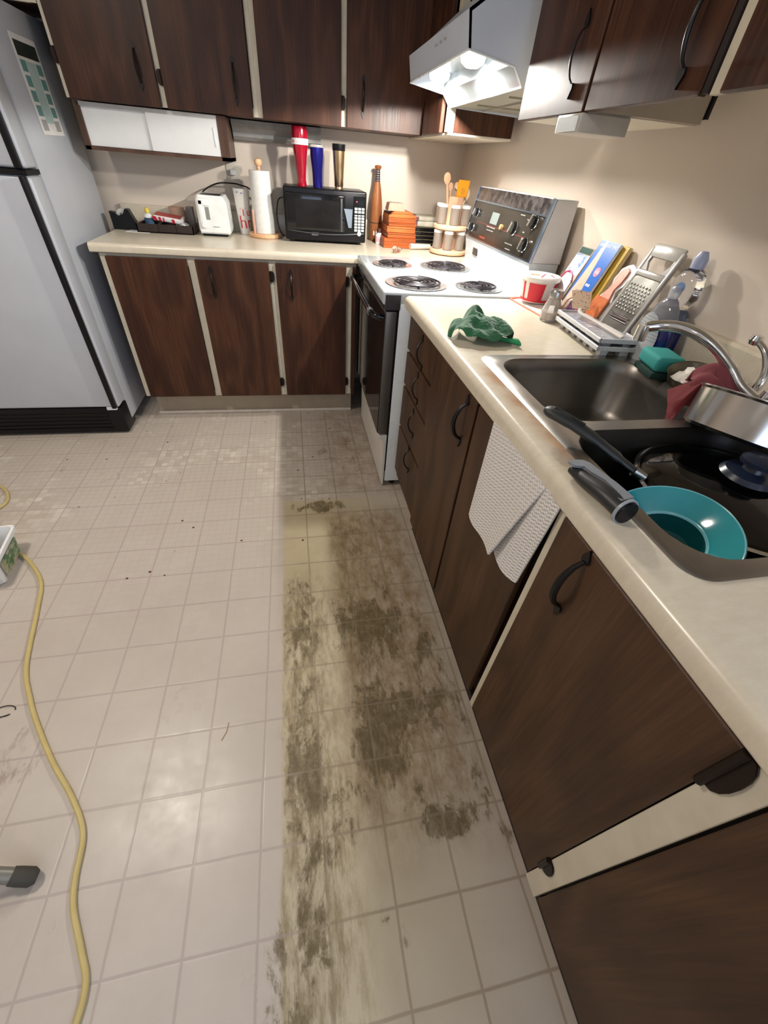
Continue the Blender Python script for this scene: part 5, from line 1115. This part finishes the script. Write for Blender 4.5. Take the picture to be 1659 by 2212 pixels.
# ------------------------------------------------------------------ things on the floor
n = NT('yellow_cord'); YC = n.set(Base_Color=n.mix(n.noise(n.obj(), 30, 3), (.46, .35, .13), (.60, .48, .20)), Roughness=.5)
pts = [(-2.60, -1.20, .006), (-2.50, -1.235, .006), (-2.425, -1.30, .006), (-2.39, -1.385, .006), (-2.43, -1.455, .006), (-2.52, -1.50, .006), (-2.60, -1.55, .006)]
solo('extension_cord', tube(bm_(), smooth_path(pts, 8), .0062, 10), YC, (-2.45, -1.40, 0), 'short loop of yellow extension cord near the refrigerator', 'cord')
pts = [(-2.30, -1.60), (-2.235, -1.685), (-2.150, -1.758), (-2.055, -1.880), (-2.012, -2.016), (-1.955, -2.235), (-1.900, -2.345), (-1.850, -2.425), (-1.766, -2.540), (-1.690, -2.630), (-1.634, -2.716), (-1.621, -2.803), (-1.606, -2.856), (-1.565, -2.930), (-1.542, -2.978), (-1.545, -3.04), (-1.57, -3.15), (-1.60, -3.4)]
solo('extension_cord', tube(bm_(), smooth_path([(x, y, .006) for x, y in pts], 8), .0068, 10), YC, (-1.90, -2.30, 0), 'long yellow extension cord snaking down the left of the floor', 'cord')
# plastic tub at left edge
t = thing('plastic_food_tub', 'white plastic tub with green label cut off by the left edge', 'tub', (-2.262, -1.80, 0), (0, 0, math.radians(8)))
bm = bm_()
def fr2(w, l, z): return rrect(-w, w, -l, l, .02)
prev = None
for w, l, z in ((.075, .085, .001), (.082, .092, .01), (.095, .106, .105), (.104, .115, .106), (.104, .115, .120), (.096, .107, .121), (.090, .101, .105), (.078, .088, .012)):
    cur = [bm.verts.new((x, y, z)) for x, y in fr2(w, l, z)]
    if prev:
        for i in range(len(cur)): bm.faces.new((prev[i], prev[(i + 1) % len(cur)], cur[(i + 1) % len(cur)], cur[i]))
    else: bm.faces.new(cur)
    prev = cur
bm.faces.new(prev); tb = obj('tub_body', bm, PAPER, t, local=True)
bm = bm_(); prism(bm, [(-.07, .018), (.07, .018), (.075, .092), (-.075, .092)], (.0862, 0, 0), (0, 1, 0), (.12, 0, 1), (.001, 0, 0)); n = NT('green_label'); obj('side_label', bm, n.set(Base_Color=n.ramp(n.noise(n.obj(), 28, 4), [(.40, (.05, .16, .06)), (.5, (.30, .33, .20)), (.6, (.50, .42, .34)), (.72, (.45, .12, .10))]), Roughness=.4), tb, local=True, smooth=False)
bm = lump((-.005, .01, .105), .07, .08, .018, 6, .3, 3); obj('blue_content', bm, plain('blue_cloth', (.02, .09, .26), .7), t, local=True)
# chair leg
t = thing('chair', 'grey metal chair leg with dark rubber foot entering at the left edge', 'chair', (-1.70, -2.79, 0))
bm = bm_(); tube(bm, smooth_path([(-1.712, -2.785, .024), (-1.745, -2.780, .040), (-1.80, -2.772, .072), (-1.95, -2.75, .17), (-2.25, -2.72, .40)], 6), .0155, 16); obj('leg', bm, plain('grey_tube', (.22, .21, .18), .4, .3), t)
bm = bm_(); tube(bm, [(-1.699, -2.787, .015), (-1.708, -2.786, .020), (-1.728, -2.783, .031), (-1.742, -2.781, .040)], [.012, .0185, .0185, .0175], 16); obj('rubber_foot', bm, plain('dark_rubber', (.05, .045, .035), .7), t)
bm = box(bm_(), -2.75, -2.20, -2.95, -2.45, .40, .44, .01, 2); obj('seat', bm, plain('seat_vinyl', (.20, .18, .15), .5), t)
# wire loop
bm = bm_(); pts = [(-1.955 + .028 * math.cos(a), -2.375 + .016 * math.sin(a), .0022) for a in [2 * PI * k / 24 for k in range(22)]] + [(-1.99, -2.40, .0022)]
solo('wire_loop', tube(bm, pts, .0012, 6), BLACKP, (-1.955, -2.375, 0), 'thin dark wire loop lying left of the yellow cord', 'wire')
# a splinter
solo('straw', tube(bm_(), [(-1.318, -2.505, .002), (-1.321, -2.53, .0018), (-1.333, -2.552, .002)], .0011, 6), plain('straw_tan', (.45, .30, .15), .7), (-1.32, -2.53, 0), 'tiny tan straw lying on the vinyl floor', 'straw')
